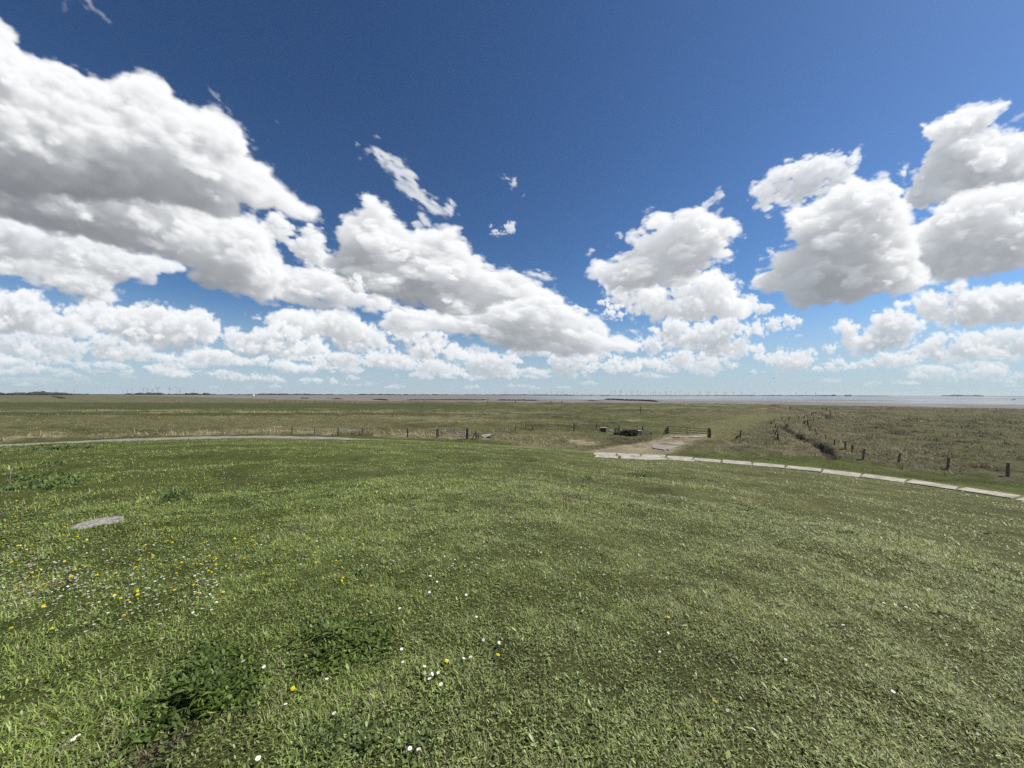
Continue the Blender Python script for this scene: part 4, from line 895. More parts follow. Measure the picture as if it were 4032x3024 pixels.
def make_flower(kind, p, label, cat, group, scale, parts, g):
    h = .034 if kind == 'dandelion' else .032
    if kind not in FL:
        o = mesh_obj(kind, *flower_mesh(kind)[:2], M_PETAL, tint=flower_mesh(kind)[2]); ch = []
        if kind == 'daisy': ch.append(mesh_obj('centre', *dome(.0045, .0055, (.78, .52, .03))[:2], M_PETAL, o, tint=dome(.0045, .0055, (.78, .52, .03))[2]))
        ch.append(stem_obj(o, .05)); FL[kind] = (o, ch); FL[kind+'_used'] = False
    src, ch = FL[kind]
    if not FL[kind+'_used']: o = src; FL[kind+'_used'] = True
    else:
        o = link(src.copy())
        if parts:
            for c in ch: link(c.copy(), o)
    o.location = (p[0], p[1], p[2]+h); o.scale = (scale*(.58 if kind == 'dandelion' else .80),)*3
    o.rotation_euler = (g.normal(0, .22)-.12, g.normal(.12, .22), g.uniform(0, 6.28)); tag(o, label, cat, group)
def flowers():
    g = np.random.default_rng(9)
    c6 = lambda x, y: (400+.7233*x, 2200+.7233*y); c8 = lambda x, y: (2432+.7233*x, 2200+.7233*y); c5 = lambda x, y: (.4521*x, 1750+.4521*y)
    D = [c6(*p) for p in ((1040, 742), (1878, 588), (2157, 555), (1410, 335), (1307, 142), (118, 337), (1728, 50), (1954, 62))]+[c8(275, 343), c8(530, 815)]
    named = ['single yellow dandelion left of the foreground daisies', 'yellow dandelion above the daisy cluster', 'orange-yellow dandelion right of the daisy cluster', 'yellow dandelion behind the second herb patch', 'yellow dandelion left of centre, well behind the herb patches', 'yellow dandelion alone at the left, below the flower field',
             'flat yellow dandelion in the middle of the slope', 'tiny yellow dandelion right of the flat one in mid slope', 'lone dandelion on the right of the foreground, uppermost', 'lone orange-yellow dandelion low on the right']
    for p, l in zip(D, named): make_flower('dandelion', land(*p), l, 'dandelion', 'yellow dandelions in the turf', 1.0, True, g)
    listed = [(45, 733), (145, 683), (130, 648), (560, 740), (590, 630), (655, 535), (550, 603), (875, 545), (985, 533), (30, 863), (315, 853), (275, 905), (298, 935), (550, 815), (675, 828), (755, 860), (1035, 778), (1140, 760), (1225, 762), (1410, 795), (1580, 795), (1495, 833), (1435, 868), (1350, 887), (1500, 880), (1785, 945), (1855, 810), (1880, 1025), (1735, 1045), (1765, 1142), (1990, 1110), (1290, 1158), (1250, 917), (1335, 1000), (1215, 1028), (1015, 1070), (735, 1097), (560, 1048), (95, 1055), (320, 1180), (620, 1183), (655, 1120), (840, 1170), (1005, 1155), (1225, 1103), (1525, 1085), (1400, 1075), (1030, 1287), (1195, 1313), (1195, 1345), (995, 1350), (1050, 1378), (1110, 1395), (765, 1425), (720, 1360), (240, 1443), (375, 1448), (1720, 1330), (1075, 1535), (450, 1650), (95, 1643), (2130, 1000), (2170, 635), (1865, 768), (1865, 615), (2110, 760), (1980, 555), (1200, 563), (1225, 497), (1030, 495), (1240, 92), (1185, 118), (862, 118), (1370, 27), (1490, 215), (1700, 190), (1845, 188), (1885, 185), (2105, 178), (1690, 305), (1780, 308), (1685, 355), (2160, 360), (2080, 415), (1920, 375), (1750, 77), (1810, 100), (320, 560), (440, 633), (378, 605), (390, 712), (1180, 1100), (500, 745)]
    n = 0
    for p in listed:
        X, Y = c5(*p); make_flower('dandelion', land(X, Y), 'yellow dandelion in the flower-dotted turf left of centre', 'dandelion', 'yellow dandelions in the turf', g.uniform(.85, 1.1), Y > 2150, g)
    while n < 230:                                                    # small ones farther up the slope
        X = g.uniform(10, 1500); Y = g.uniform(1775, 2350)
        if g.random() > (.95-.6*X/1500): continue
        if 230 < X < 520 and Y > 2000: continue
        make_flower('dandelion', land(X, Y), 'tiny yellow dandelion scattered over the left slope', 'dandelion', 'tiny dandelions over the left slope', g.uniform(.8, 1.05), False, g); n += 1
    A = [c6(*p) for p in ((1000, 828), (1265, 878), (1640, 593), (1633, 522), (1757, 618), (1762, 660), (1798, 660), (1832, 653), (1785, 687), (1847, 718), (770, 590), (883, 620), (1725, 1080), (1678, 1075), (850, 1130), (2080, 470), (2163, 486), (1623, 295), (1240, 527), (1225, 688), (1970, 573), (2008, 567), (290, 144), (1790, 115), (1826, 147), (1785, 205), (1985, 220), (2040, 342))]+[c8(*p) for p in ((230, 535), (275, 430), (1570, 283), (1512, 270), (1450, 260), (1228, 384), (915, 577), (740, 965), (600, 860), (1500, 755))]
    for k, p in enumerate(A):
        l = 'white daisy in the tight cluster at the foreground middle' if 4 <= k <= 9 else ('white daisy dotted about the foreground turf' if k < 28 else 'white daisy petal-speck in the turf on the right')
        make_flower('daisy', land(*p), l, 'daisy', ['foreground daisy cluster', 'foreground daisies', 'daisies on the right'][0 if 4 <= k <= 9 else (1 if k < 28 else 2)], g.uniform(.9, 1.15), True, g)
    n = 0; rest = []
    while n < 1000:
        u = g.random()
        if u < .5: X, Y = g.uniform(0, 860), g.normal(2290, 90)                # the dense drift at the left
        elif u < .76: X, Y = g.uniform(1000, 2150), g.uniform(1800, 2240)
        else: X, Y = g.uniform(0, 4000), g.uniform(1860, 2300)
        if not 1800 < Y < 2560 or (X < 760 and g.random() < X/1100): continue
        if u > .76 and X > 2600 and g.random() < .6: continue
        p = land(X, Y)
        if np.hypot(p[0]-LID[0], p[1]-LID[1]) < .36: continue
        n += 1
        if n <= 255: make_flower('daisy', p, 'small white daisy in the drift across the left slope' if X < 1200 else 'small white daisy sprinkled over the middle of the slope', 'daisy', 'daisies in the left drift' if X < 1200 else 'daisies sprinkled on the slope', g.uniform(.62, .95), False, g)
        else: rest.append((p, g.uniform(.5, .8)))
    v, f, t = flower_mesh('daisy'); V = []; F = []; T = []
    for p, s in rest:
        b = sum(len(q) for q in V); V.append(v*s+p+[0, 0, .022]); F += [tuple(i+b for i in q) for q in f]; T.append(t*np.array([.74, .72, .66]))
    tag(mesh_obj('daisies', np.vstack(V), F, M_PETAL, tint=np.vstack(T)), 'many more tiny pale daisies scattered through the turf', 'daisies', kind='stuff')
flowers()
# ------------------------------------------------------------------ posts
def post_mesh(bm, h, r, rg, lean=(0, 0), base=-.35, n=9):
    k = 6; pts = []; rad = []
    for i in range(k+1):
        f = base+(h-base)*i/k; s = max(f, 0)/h
        pts.append((lean[0]*h*s+rg.uniform(-.008, .008), lean[1]*h*s+rg.uniform(-.008, .008), f)); rad.append(r*(1.06-.12*i/k)*(1+rg.uniform(-.07, .07)))
    pts.append((pts[-1][0], pts[-1][1], h+r*.25)); rad.append(r*.55)
    tube(bm, pts, rad, n, rg, .09)
PRG = random.Random(17)
def post(X, Yb, Yt, label, group, r=None, lean=0, mat=None, name='fence_post', hmin=.3):
    p = land(X, Yb); dep = p[1]; h = max(hmin, (Yb-Yt)/FPX*dep)+.06
    r = r or PRG.uniform(.055, .075); r = max(r, dep*.0011)
    bm = bmesh.new(); post_mesh(bm, h, r, PRG, (lean, PRG.uniform(-.05, .05)))
    o = bm_obj(name, bm, mat or M_WOOD, loc=p); tag(o, label, 'post', group); return o, p, h
# the wired fence that runs up to the left gate
def wired_fence():
    X = 1000+.4973*np.array([300, 480, 668, 855, 1045, 1217, 1398]); Yb = 1450+.4973*np.array([516, 528, 532, 532, 538, 546, 542]); Yt = 1450+.4973*np.array([474, 472, 478, 480, 485, 482, 488])
    P = [land(x, y) for x, y in zip(X, Yb)]; root = empty('wire_fence', P[3]); rg = random.Random(6)
    tag(root, 'low wire fence of seven grey posts left of the metal gate', 'fence'); tops = []
    for k, (p, yb, yt) in enumerate(zip(P, Yb, Yt)):
        h = (yb-yt)/FPX*p[1]+.1; bm = bmesh.new(); post_mesh(bm, h, [.06, .065, .075, .065, .055, .085, .06][k], rg, (rg.uniform(-.05, .05), 0))
        bm_obj('post', bm, M_WOODD if k in (0, 2, 3, 5) else M_WOOD, root, loc=p-P[3]); tops.append(p-P[3]+[0, 0, h])
    g1 = land(1718, 1718)-P[3]
    for f in (.93, .62):
        bm = bmesh.new(); line = [Vector(t)-Vector((0, -.07, (1-f)*(t[2]-(p-P[3])[2]))) for t, p in zip(tops, P)]+[Vector((g1[0], g1[1], g1[2]+1.15*f))]
        line = [Vector(line[0])-(Vector(line[1])-Vector(line[0]))*1.5]+line
        for a, b in zip(line[:-1], line[1:]): tube(bm, [a, (a+b)/2-Vector((0, 0, .03)), b], [.011]*3, 5)
        bm_obj('wire', bm, M_GALV, root)
wired_fence()
def gate(a, b, h, zs, mat, label, r=.024, brace=True, up=1):
    """a hung field gate between two ground points"""
    a, b = Vector(a), Vector(b); d = (b-a); L = d.length; u = d/L; root = empty('field_gate', a); tag(root, label, 'gate')
    for z in zs:
        bm = bmesh.new(); tube(bm, [u*.10+Vector((0, 0, z)), u*(L-.10)+Vector((0, 0, z))], [r, r], 8); bm_obj('rail', bm, mat, root, smooth=False)
    for s in (.10, L*.5, L-.10):
        bm = bmesh.new(); tube(bm, [u*s+Vector((0, .002, zs[0]-.03)), u*s+Vector((0, .002, zs[-1]+.03))], [r*1.1, r*1.1], 8); bm_obj('stile', bm, mat, root)
    if brace:
        bm = bmesh.new(); tube(bm, [u*.14+Vector((0, .03, zs[0])), u*(L*.5)+Vector((0, .03, zs[-1]))], [r*.8, r*.8], 8); bm_obj('brace', bm, mat, root)
    for z in (zs[0]+.1, zs[-1]-.1):
        bm = bmesh.new(); tube(bm, [Vector((0, 0, z)), u*.12+Vector((0, 0, z))], [.016, .016], 6); bm_obj('hinge', bm, M_GATED, root)
    return root
A, B = land(1726, 1722), land(1838, 1727)
post(1721, 1721, 1691, 'dark hinge post at the left end of the metal gate', 'gate posts', r=.10, mat=M_WOODD, name='gate_post'); post(1725.5, 1721, 1692, 'second dark post doubled up at the left end of the metal gate', 'gate posts', r=.075, mat=M_WOODD, name='gate_post')
post(1840, 1729, 1688.5, 'stout pale-topped post at the right end of the metal gate', 'gate posts', r=.15, mat=M_WOODD, name='gate_post')
gate(A+[.06, -.13, 0], B+[-.15, -.13, 0], 1.1, (.22, .48, .74, 1.08), M_GALV, 'grey tubular metal gate standing in rough grass, left of the wood pile', r=.032)
# collapsed bracing just right of that gate
def braced(name, X, Y, legs, label, cat, mat):
    p = land(X, Y); root = empty(name, p); tag(root, label, cat); rg = random.Random(int(X))
    for k, (a, b, r) in enumerate(legs):
        bm = bmesh.new(); tube(bm, [a, [(q+w)/2+rg.uniform(-.01, .01) for q, w in zip(a, b)], b], [r, r*.95, r*.85], 8, rg, .1); bm_obj('post' if k == 0 else 'strut', bm, mat, root)
braced('braced_post', 1874, 1729, [((0, 0, -.3), (.02, .02, .98), .06), ((-.50, -.05, -.1), (.0, .0, .78), .05), ((.32, .05, -.2), (.25, .05, .72), .06), ((.02, -.1, .05), (.24, .0, .62), .035)], 'broken post propped by slanting struts, right of the metal gate', 'post', M_WOODD)
braced('braced_post', 2097, 1691, [((0, 0, -.3), (-.05, .02, .62), .06), ((.42, 0, -.2), (.0, .0, .5), .05)], 'leaning post with one slanting strut in the reeds, middle of the old fence', 'post', M_WOOD)
braced('braced_post', 3062, 1737, [((.10, 0, -.3), (.0, 0, 1.15), .05), ((-.62, -.1, -.1), (.05, 0, .55), .05), ((.30, .1, -.2), (-.05, 0, .75), .045), ((-.5, 0, .1), (.28, 0, .18), .035), ((-.2, .1, -.1), (.15, 0, .6), .035)], 'collapsed tripod of dark posts in the scrub left of the creek', 'post', M_WOODD)
braced('braced_post', 2913, 1727, [((0, 0, -.3), (.16, 0, .98), .075), ((.02, 0, .35), (-.50, .05, .05), .10), ((-.42, 0, -.1), (-.36, 0, .30), .09)], 'dark leaning post with a slumped strut, alone right of the wooden gate', 'post', M_WOODD)
# right gate
A, B = land(2630, 1708), land(2790, 1722)
post(2629, 1708, 1682.5, 'slim dark post at the left end of the wide gate by the slabs', 'gate posts', r=.08, mat=M_WOODD, name='gate_post', lean=.01); post(2623, 1708.5, 1687, 'shorter dark post doubling the left end of the wide gate', 'gate posts', r=.10, mat=M_WOODD, name='gate_post')
post(2791.5, 1723, 1687.5, 'thick dark post at the right end of the wide gate', 'gate posts', r=.12, mat=M_WOODD, name='gate_post'); post(2797, 1722, 1693, 'shorter dark post just right of the wide gate', 'gate posts', r=.10, mat=M_WOODD, name='gate_post')
gate(A, B+[-.05, 0, 0], 1.1, (.14, .42, .68, 1.0), M_GATED, 'wide dark gate of thin rails closing the track to the marsh', r=.030, brace=False)
def gate_strut():
    p = land(2611, 1708); bm = bmesh.new(); tube(bm, [(-.02, 0, -.1), (.42, 0, .62)], [.06, .05], 8, random.Random(1), .1)
    tag(bm_obj('post_strut', bm, M_WOODD, loc=p), 'slanting dark strut leaning against the left end of the wide gate', 'strut')
gate_strut()
# old fence in the reeds
G = 'old posts in the reeds between the gates'
for X, Yb, Yt, l, r, m, lab in [(1927, 1717, 1688, .03, .05, M_WOODP, 'thin bleached post standing over the white board'), (1987, 1698, 1678, 0, .07, M_WOODP, 'bleached post right of the white board'), (2031, 1694, 1671.5, 0, .065, M_WOOD, 'tall grey post second to the right of the white board'),
        (2070, 1690, 1665.5, .02, .06, M_WOOD, 'thin grey post beside the strutted one in the reeds'), (2260, 1697, 1668.5, 0, .085, M_WOODD, 'dark stout post alone left of the concrete block'), (2348, 1692, 1670, .03, .06, M_WOODD, 'dark post just left of the concrete block'),
        (2438, 1694, 1678, 0, .085, M_WOODD, 'dark post rising behind the timber pile'), (2531, 1700, 1681, .01, .10, M_WOODD, 'dark post rising behind the long trough')]:
    post(X, Yb, Yt, lab, G, r=r, lean=l, mat=m)
# ------------------------------------------------------------------ things lying by the fence
def white_board():
    p = land(1914, 1724); o = empty('white_board', p, .12); tag(o, 'broken white board lying in the reeds right of the metal gate', 'board')
    bm = bmesh.new(); vs = [(-.52, 0, .32), (-.30, -.02, .02), (-.12, -.03, .0), (.12, -.02, .14), (.55, .02, .26), (.52, .03, .42), (.1, .03, .36), (-.3, .02, .36)]
    f = [bm.verts.new(v) for v in vs]; b = [bm.verts.new((v[0]+.01, v[1]+.07, v[2]+.02)) for v in vs]; n = len(vs)
    bm.faces.new(f); bm.faces.new(b[::-1])
    for k in range(n): bm.faces.new((f[k], b[k], b[(k+1) % n], f[(k+1) % n]))
    bm_obj('panel', bm, M_WHITE, o); bm = bmesh.new(); box(bm, (.05, .16, .06), (1.1, .10, .12), bev=.01); bm_obj('batten', bm, M_WOODD, o)
white_board()
def concrete_block():
    p = land(2375, 1699); o = empty('concrete_block', p, -.25); tag(o, 'squat dark-fronted concrete block with a pale slab on top', 'block'); rg = random.Random(2)
    bm = bmesh.new(); box(bm, (0, 0, .22), (.78, .8, .56), bev=.03, jit=.02, rng=rg); bm_obj('body', bm, M_WOODD, o)
    bm = bmesh.new(); box(bm, (.06, 0, .545), (.98, .92, .08), bev=.02, jit=.01, rng=rg); bm_obj('cover', bm, M_CONC, o)
    for k, (x, y, s) in enumerate([(.66, -.1, .34), (.86, .1, .26), (.74, .2, .3)]):
        bm = bmesh.new(); bmesh.ops.create_icosphere(bm, subdivisions=2, radius=s*.62)
        for v in bm.verts: v.co *= 1+rg.uniform(-.16, .16); v.co.z *= .7
        q = [(.95, -.35), (1.25, -.05), (.80, .25)][k]
        c = p+[q[0], q[1], 0]; c[2] = hz(c[0], c[1])+.1; bb = bm_obj('rubble', bm, M_CONCG, loc=c); tag(bb, ['broken concrete lump nearest the concrete block', 'concrete lump farthest right of the concrete block', 'concrete lump half hidden beside the concrete block'][k], 'rubble', 'rubble beside the block')
    bm = bmesh.new(); R = .18; tubepts = [(R*math.cos(t), 0, R*math.sin(t)) for t in np.linspace(0, 2*math.pi, 20)]; tube(bm, tubepts, [.06]*20, 8)
    c = land(2358, 1700); tag(bm_obj('pipe_ring', bm, M_CONCG, loc=c+[0, 0, .18]), 'grey ring leaning left of the concrete block', 'ring')
concrete_block()
def timber_pile():
    rg = random.Random(9); p = land(2462, 1716)
    def log(x, y, z, L, r, ang, tilt, mat, lab, name='log'):
        bm = bmesh.new(); k = 5; tube(bm, [(0, -L/2+L*i/k, rg.uniform(-.012, .012)) for i in range(k+1)], [r*rg.uniform(.9, 1.08) for _ in range(k+1)], 10, rg, .1)
        o = bm_obj(name, bm, mat, loc=p+[x, y, z]); o.rotation_euler = (tilt, 0, ang); tag(o, lab, 'log', 'dark logs heaped by the fence')
    rows = [(0.05, 9), (.24, 8), (.43, 6), (.60, 3)]
    for q, (z, n) in enumerate(rows):
        for k in range(n):
            x = -.55+(k+.5*(q % 2)+rg.uniform(-.1, .1))*.215+.08*q; r = rg.uniform(.095, .125)
            log(x, rg.uniform(-.2, .25), z+r*.6+rg.uniform(-.02, .03), rg.uniform(1.1, 1.7), r, rg.uniform(-.14, .14), rg.uniform(-.06, .06), M_WOODD if rg.random() < .8 else M_WOOD, 'dark log in the heap right of the old tyre')
    for k, (x, z, ang) in enumerate([(-.95, .32, 1.25), (-.85, .20, 1.4), (-.70, .42, 1.2), (-.80, .10, 1.1)]):
        log(x, -.1+.1*k, z, 1.15, .085, ang, .1, M_WOODD, 'dark log lying crosswise at the left end of the heap')
    for k, x in enumerate(np.linspace(.55, 1.28, 5)):                 # upright sleepers leaning at the right end
        bm = bmesh.new(); box(bm, (0, 0, .42), (.17, .16, .95), bev=.015, jit=.015, rng=rg); o = bm_obj('sleeper', bm, M_WOODD, loc=p+[float(x)+.05, -.45, -.08]); o.rotation_euler = (-.18, rg.uniform(-.05, .05), rg.uniform(-.2, .2))
        tag(o, 'dark upright sleeper leaning at the right end of the log heap', 'sleeper', 'sleepers leaning on the heap')
    bm = bmesh.new(); n, R = 28, .27; tube(bm, [(R*math.cos(t), 0, R*math.sin(t)) for t in np.linspace(0, 2*math.pi, n)], [.10]*n, 10)
    c = land(2429, 1703); o = bm_obj('old_tyre', bm, M_RUBBER, loc=c+[0, 0, .3], smooth=True); o.rotation_euler = (-.5, 0, .3); tag(o, 'black old tyre propped at the left end of the log heap', 'tyre')
    bm = bmesh.new(); bmesh.ops.create_icosphere(bm, subdivisions=2, radius=.34)
    for v in bm.verts: v.co *= 1+rg.uniform(-.14, .14); v.co.z *= .55
    c = land(2449, 1704); tag(bm_obj('rubble', bm, M_CONCG, loc=c+[0, 0, .28]), 'pale stone lump between the tyre and the logs', 'rubble')
timber_pile()
def trough():
    a, b = land(2508, 1706), land(2568, 1709); c = (a+b)/2; d = b-a; L = float(np.hypot(d[0], d[1])); o = empty('stone_trough', c, math.atan2(d[1], d[0])); tag(o, 'long low concrete trough right of the log heap', 'trough')
    bm = bmesh.new(); box(bm, (0, -.26, .17), (L, .10, .42), bev=.02); box(bm, (0, .26, .17), (L, .10, .42), bev=.02); box(bm, (-L/2+.05, 0, .17), (.10, .42, .40), bev=.015); box(bm, (L/2-.05, 0, .17), (.10, .42, .40), bev=.015); box(bm, (0, 0, .03), (L-.22, .42, .08))
    bm_obj('basin', bm, M_CONCG, o); bm = bmesh.new(); box(bm, (-L/2+.30, -.02, .425), (.66, .68, .09), bev=.015); bm_obj('cover', bm, M_CONC, o)
    for s in (-.62, .62): bm = bmesh.new(); box(bm, (s*L/2, -.34, .02), (.16, .12, .26), bev=.02); bm_obj('foot', bm, M_WOODD, o)
trough()
# ------------------------------------------------------------------ posts along the creek
def creek_posts():
    c4 = lambda x: 3000+.1808*x; r4 = lambda y: 1580+.1808*y
    L = [(275, 405, 440), (200, 445, 500), (435, 380, 415), (590, 350, 410), (800, 335, 380), (920, 330, 380), (940, 415, 490), (922, 430, 490), (990, 430, 515), (1015, 405, 580), (1045, 540, 650), (1085, 255, 310), (300, 510, 575), (345, 550, 620), (322, 610, 665), (250, 640, 680), (285, 665, 770), (1225, 365, 400), (1390, 330, 385), (1125, 385, 420), (1410, 150, 190), (1325, 140, 175), (620, 130, 155)]
    for x, yt, yb in L:
        left = x < 760
        post(c4(x), r4(yb), r4(yt), 'small dark post in the scrub on the left bank of the creek' if left else 'small dark post in the grass on the far right bank of the creek', 'posts on the left bank of the creek' if left else 'posts along the far bank of the creek', r=.055, lean=PRG.uniform(-.12, .12), mat=M_WOODD)
    post(c4(1500), r4(345), r4(185), 'pale leaning stake in the grass past the far end of the creek', None, r=.05, lean=-.1, mat=M_WOODP)
    for X, Yb, Yt, ln, lab in [(3210.6, 1701, 1689, 0, 'farthest small post of the near row right of the creek'), (3215, 1717.5, 1704.8, .02, 'second small post of the near row right of the creek'), (3252, 1728.5, 1714.5, .03, 'third small post of the near row, thin and dark'), (3286.5, 1750, 1732, .02, 'slim post left of the two stout ones by the creek'),
            (3329, 1770, 1740, .05, 'stout post, left of a close pair beside the creek'), (3356, 1784, 1753.5, .08, 'stout post, right of the close pair beside the creek'), (3398, 1809, 1771, .22, 'tilted post where the creek ends at the verge'), (3536, 1826, 1787, .22, 'tilted post between the creek end and the last two posts'), (3731, 1846, 1805, .18, 'tilted thick post, last but one towards the right edge'), (3967, 1874, 1827, .10, 'thick weathered post nearest the right edge')]:
        post(X, Yb, Yt, lab, 'row of posts right of the creek', r=.065 if X < 3300 else .078, lean=ln, mat=M_WOOD)
    post(2522, 1627, 1601.5, 'tall thin marker pole alone in the middle of the marsh', None, r=.06, mat=M_WOODD, name='marker_pole')
    g = random.Random(12)
    for x in (40, 125, 165, 205, 250, 295, 330, 370, 410, 485, 560, 640, 755, 800, 1180, 1240, 1300, 1350, 1710, 1850):
        post(1000+.4973*x, 1450+.4973*(273+g.uniform(-1, 2)), 1450+.4973*262, 'tiny far fence post at the seaward edge of the marsh', 'far fence posts at the seaward edge', r=.10, mat=M_WOOD, hmin=1.0)
    for x in (60, 340, 425, 800, 905, 975, 1190, 1270): post(2000+.4973*x, 1450+.4973*271, 1450+.4973*261, 'tiny far fence post in front of the mudflat', 'far fence posts before the mudflat', r=.10, mat=M_WOODD, hmin=1.0)
    for x, y0, y1 in ((1690, 590, 625), (1955, 570, 600), (1980, 560, 598), (1845, 570, 592), (1235, 630, 680), (830, 670, 735), (1415, 620, 650)):
        post(.226*x, 1480+.226*y1, 1480+.226*y0, 'pale bleached post in the dry tufts far left', 'pale posts far left', r=.08, mat=M_WOOD, hmin=1.0)
    post(1867, 1692, 1684, 'short dark stub in the reeds at the left', None, r=.10, mat=M_WOODD) if False else None
creek_posts()
# ------------------------------------------------------------------ brushwood groynes out on the mud
def groyne(pts, label, hgt=.8, wd=1.6):
    P = np.array([pix(X, Y, -.38)[:2] for X, Y in pts]); Q, L = resample(P, max(1.2, np.linalg.norm(P[-1]-P[0])/160)); c = Q.mean(0)
    t = np.gradient(Q, axis=0); t /= np.linalg.norm(t, axis=1)[:, None]+1e-9; nr = np.stack([t[:, 1], -t[:, 0]], -1); g = np.random.default_rng(int(pts[0][0])); V = []
    for o, f in ((-1, -.4), (-.75, .55), (-.25, .95), (.25, 1), (.75, .6), (1, -.4)):
        z = hgt*f*np.clip(np.minimum(np.arange(len(Q)), np.arange(len(Q))[::-1])/6, .15, 1)*(1+g.uniform(-.3, .3, len(Q))) if f > 0 else np.full(len(Q), f*.5)
        V.append(np.column_stack([Q+nr*(o*wd/2)-c, z]))
    V = np.stack(V, 1); n = len(Q); F = []
    for i in range(n-1):
        for j in range(5): F.append((i*6+j, (i+1)*6+j, (i+1)*6+j+1, i*6+j+1))
    tag(mesh_obj('brushwood_groyne', V.reshape(-1, 3), F, M_BRUSH, loc=(*c, -.38)), label, 'groyne', 'brushwood groynes on the mudflat')
groyne([(1588, 1576.5), (1700, 1575.8), (1940, 1575.6)], 'long thin dark groyne line in the centre of the mudflat', .85)
groyne([(1948, 1576), (2050, 1577), (2132, 1577.8)], 'dark groyne continuing right of the long central one', .85)
groyne([(1462, 1574), (1500, 1574.5), (1530, 1577)], 'short dark groyne left of the gap in the centre', 1.0)
groyne([(1303, 1571.5), (1356, 1571.8)], 'short groyne second to the left of the gap', 1.0); groyne([(1178, 1568.5), (1225, 1569)], 'leftmost short groyne before the reddish flats', 1.0)
groyne([(2298, 1578.6), (2372, 1578.8)], 'short thin groyne in the water right of centre', .7)
groyne([(2380, 1573), (2420, 1574.2), (2455, 1576.5), (2500, 1578)], 'near dark bank, left half, jutting into the flats', 1.3, 4); groyne([(2455, 1575.6), (2520, 1578), (2560, 1580), (2590, 1582.5)], 'near dark bank, right half, running to the marsh edge', 1.2, 4)
groyne([(205, 1563.5), (225, 1564.5), (252, 1571)], 'dark slanting bank far out on the left marsh', 1.6, 5)
# ------------------------------------------------------------------ the far shore
def treeline(name, Xs, dist, hmean, label, seed, ground_h=1.0, gaps=.0, lump=30, depth=60):
    """a wood many kilometres off: uneven crowns in depth, one mass"""
    g = np.random.default_rng(seed); a0 = math.atan2(*px_dir(Xs[0], 1555)[:2]); a1 = math.atan2(*px_dir(Xs[1], 1555)[:2]); n = int(abs(a1-a0)*dist/lump*2.2)
    bm = bmesh.new(); c0 = np.array([dist*math.sin((a0+a1)/2), dist*math.cos((a0+a1)/2)])
    dens = np.cumsum(g.standard_normal(n)*.6); dens -= np.linspace(dens[0], dens[-1], n); dens = dens/(np.abs(dens).max()+.1)
    for k in range(n):
        if dens[k] < gaps-1: continue
        a = a0+(a1-a0)*(k+g.uniform(-.4, .4))/n; r = dist+g.uniform(0, depth); h = hmean*(.55+.35*dens[k]+g.uniform(-.15, .35)); h = max(h, hmean*.25)
        w = lump*g.uniform(.5, 1.0)
        v = bmesh.ops.create_icosphere(bm, subdivisions=2, radius=1.0)['verts']
        for q in v: q.co = Vector((q.co.x*w*(1+g.uniform(-.15, .15))+r*math.sin(a)-c0[0], q.co.y*w+r*math.cos(a)-c0[1], max(-.4, (q.co.z*.62+.38)*h*(1+g.uniform(-.12, .12)))))
    o = bm_obj(name, bm, M_TREES, loc=(*c0, 0), smooth=False); tag(o, label, 'trees', kind='stuff')
def shore(Xs, dist, label, h=2.2, w=300):
    a0 = math.atan2(*px_dir(Xs[0], 1555)[:2]); a1 = math.atan2(*px_dir(Xs[1], 1555)[:2]); A = np.linspace(a0, a1, 60); V = []; g = np.random.default_rng(3)
    for a in A:
        for r, z in ((dist-30, -.5), (dist, h*g.uniform(.8, 1.2)), (dist+w*.4, h*.9), (dist+w, -.5)): V.append((r*math.sin(a), r*math.cos(a), z))
    F = [(i*4+j, i*4+j+1, i*4+j+5, i*4+j+4) for i in range(59) for j in range(3)]
    tag(mesh_obj('far_shore', V, F, M_TREES, smooth=True), kind='structure')
shore((-700, 600), 2700, '', 3); shore((300, 2200), 4600, '', 4); shore((1800, 3500), 8200, '', 9); shore((3300, 4300), 10500, '', 5)
treeline('far_wood', (-600, 292), 2600, 15, 'dark low wood along the horizon at the far left', 1, lump=26)
treeline('far_wood', (505, 640), 2900, 17, 'darker clump of trees below the wind turbines at the left', 2, lump=16)
treeline('far_wood', (290, 1010), 3600, 10, 'thin broken tree line behind the left wind turbines', 3, gaps=.5, lump=24)
treeline('far_wood', (735, 830), 3300, 16, 'two small dark clumps right of the left turbines', 4, gaps=.6, lump=18)
treeline('far_wood', (1000, 1760), 4300, 17, 'long dark tree line across the centre-left horizon', 5, lump=34)
treeline('far_wood', (1760, 2400), 4700, 13, 'broken low trees on the centre horizon', 6, gaps=.75, lump=32)
treeline('far_wood', (2250, 3250), 8100, 18, 'faint bluish tree line under the far row of turbines', 7, lump=60, depth=200)
treeline('island_trees', (3244, 3294), 6200, 26, 'dark tree-covered farm mound on the right horizon', 8, lump=24); treeline('island_trees', (3328, 3352), 6200, 20, 'smaller dark mound right of the farm mound', 9, lump=20)
treeline('island_trees', (3380, 3440), 6400, 8, 'lowest dark islet right of the two mounds', 10, lump=20)
treeline('far_wood', (3735, 3870), 10300, 26, 'pale low rise on the far right horizon', 11, lump=110, depth=200)
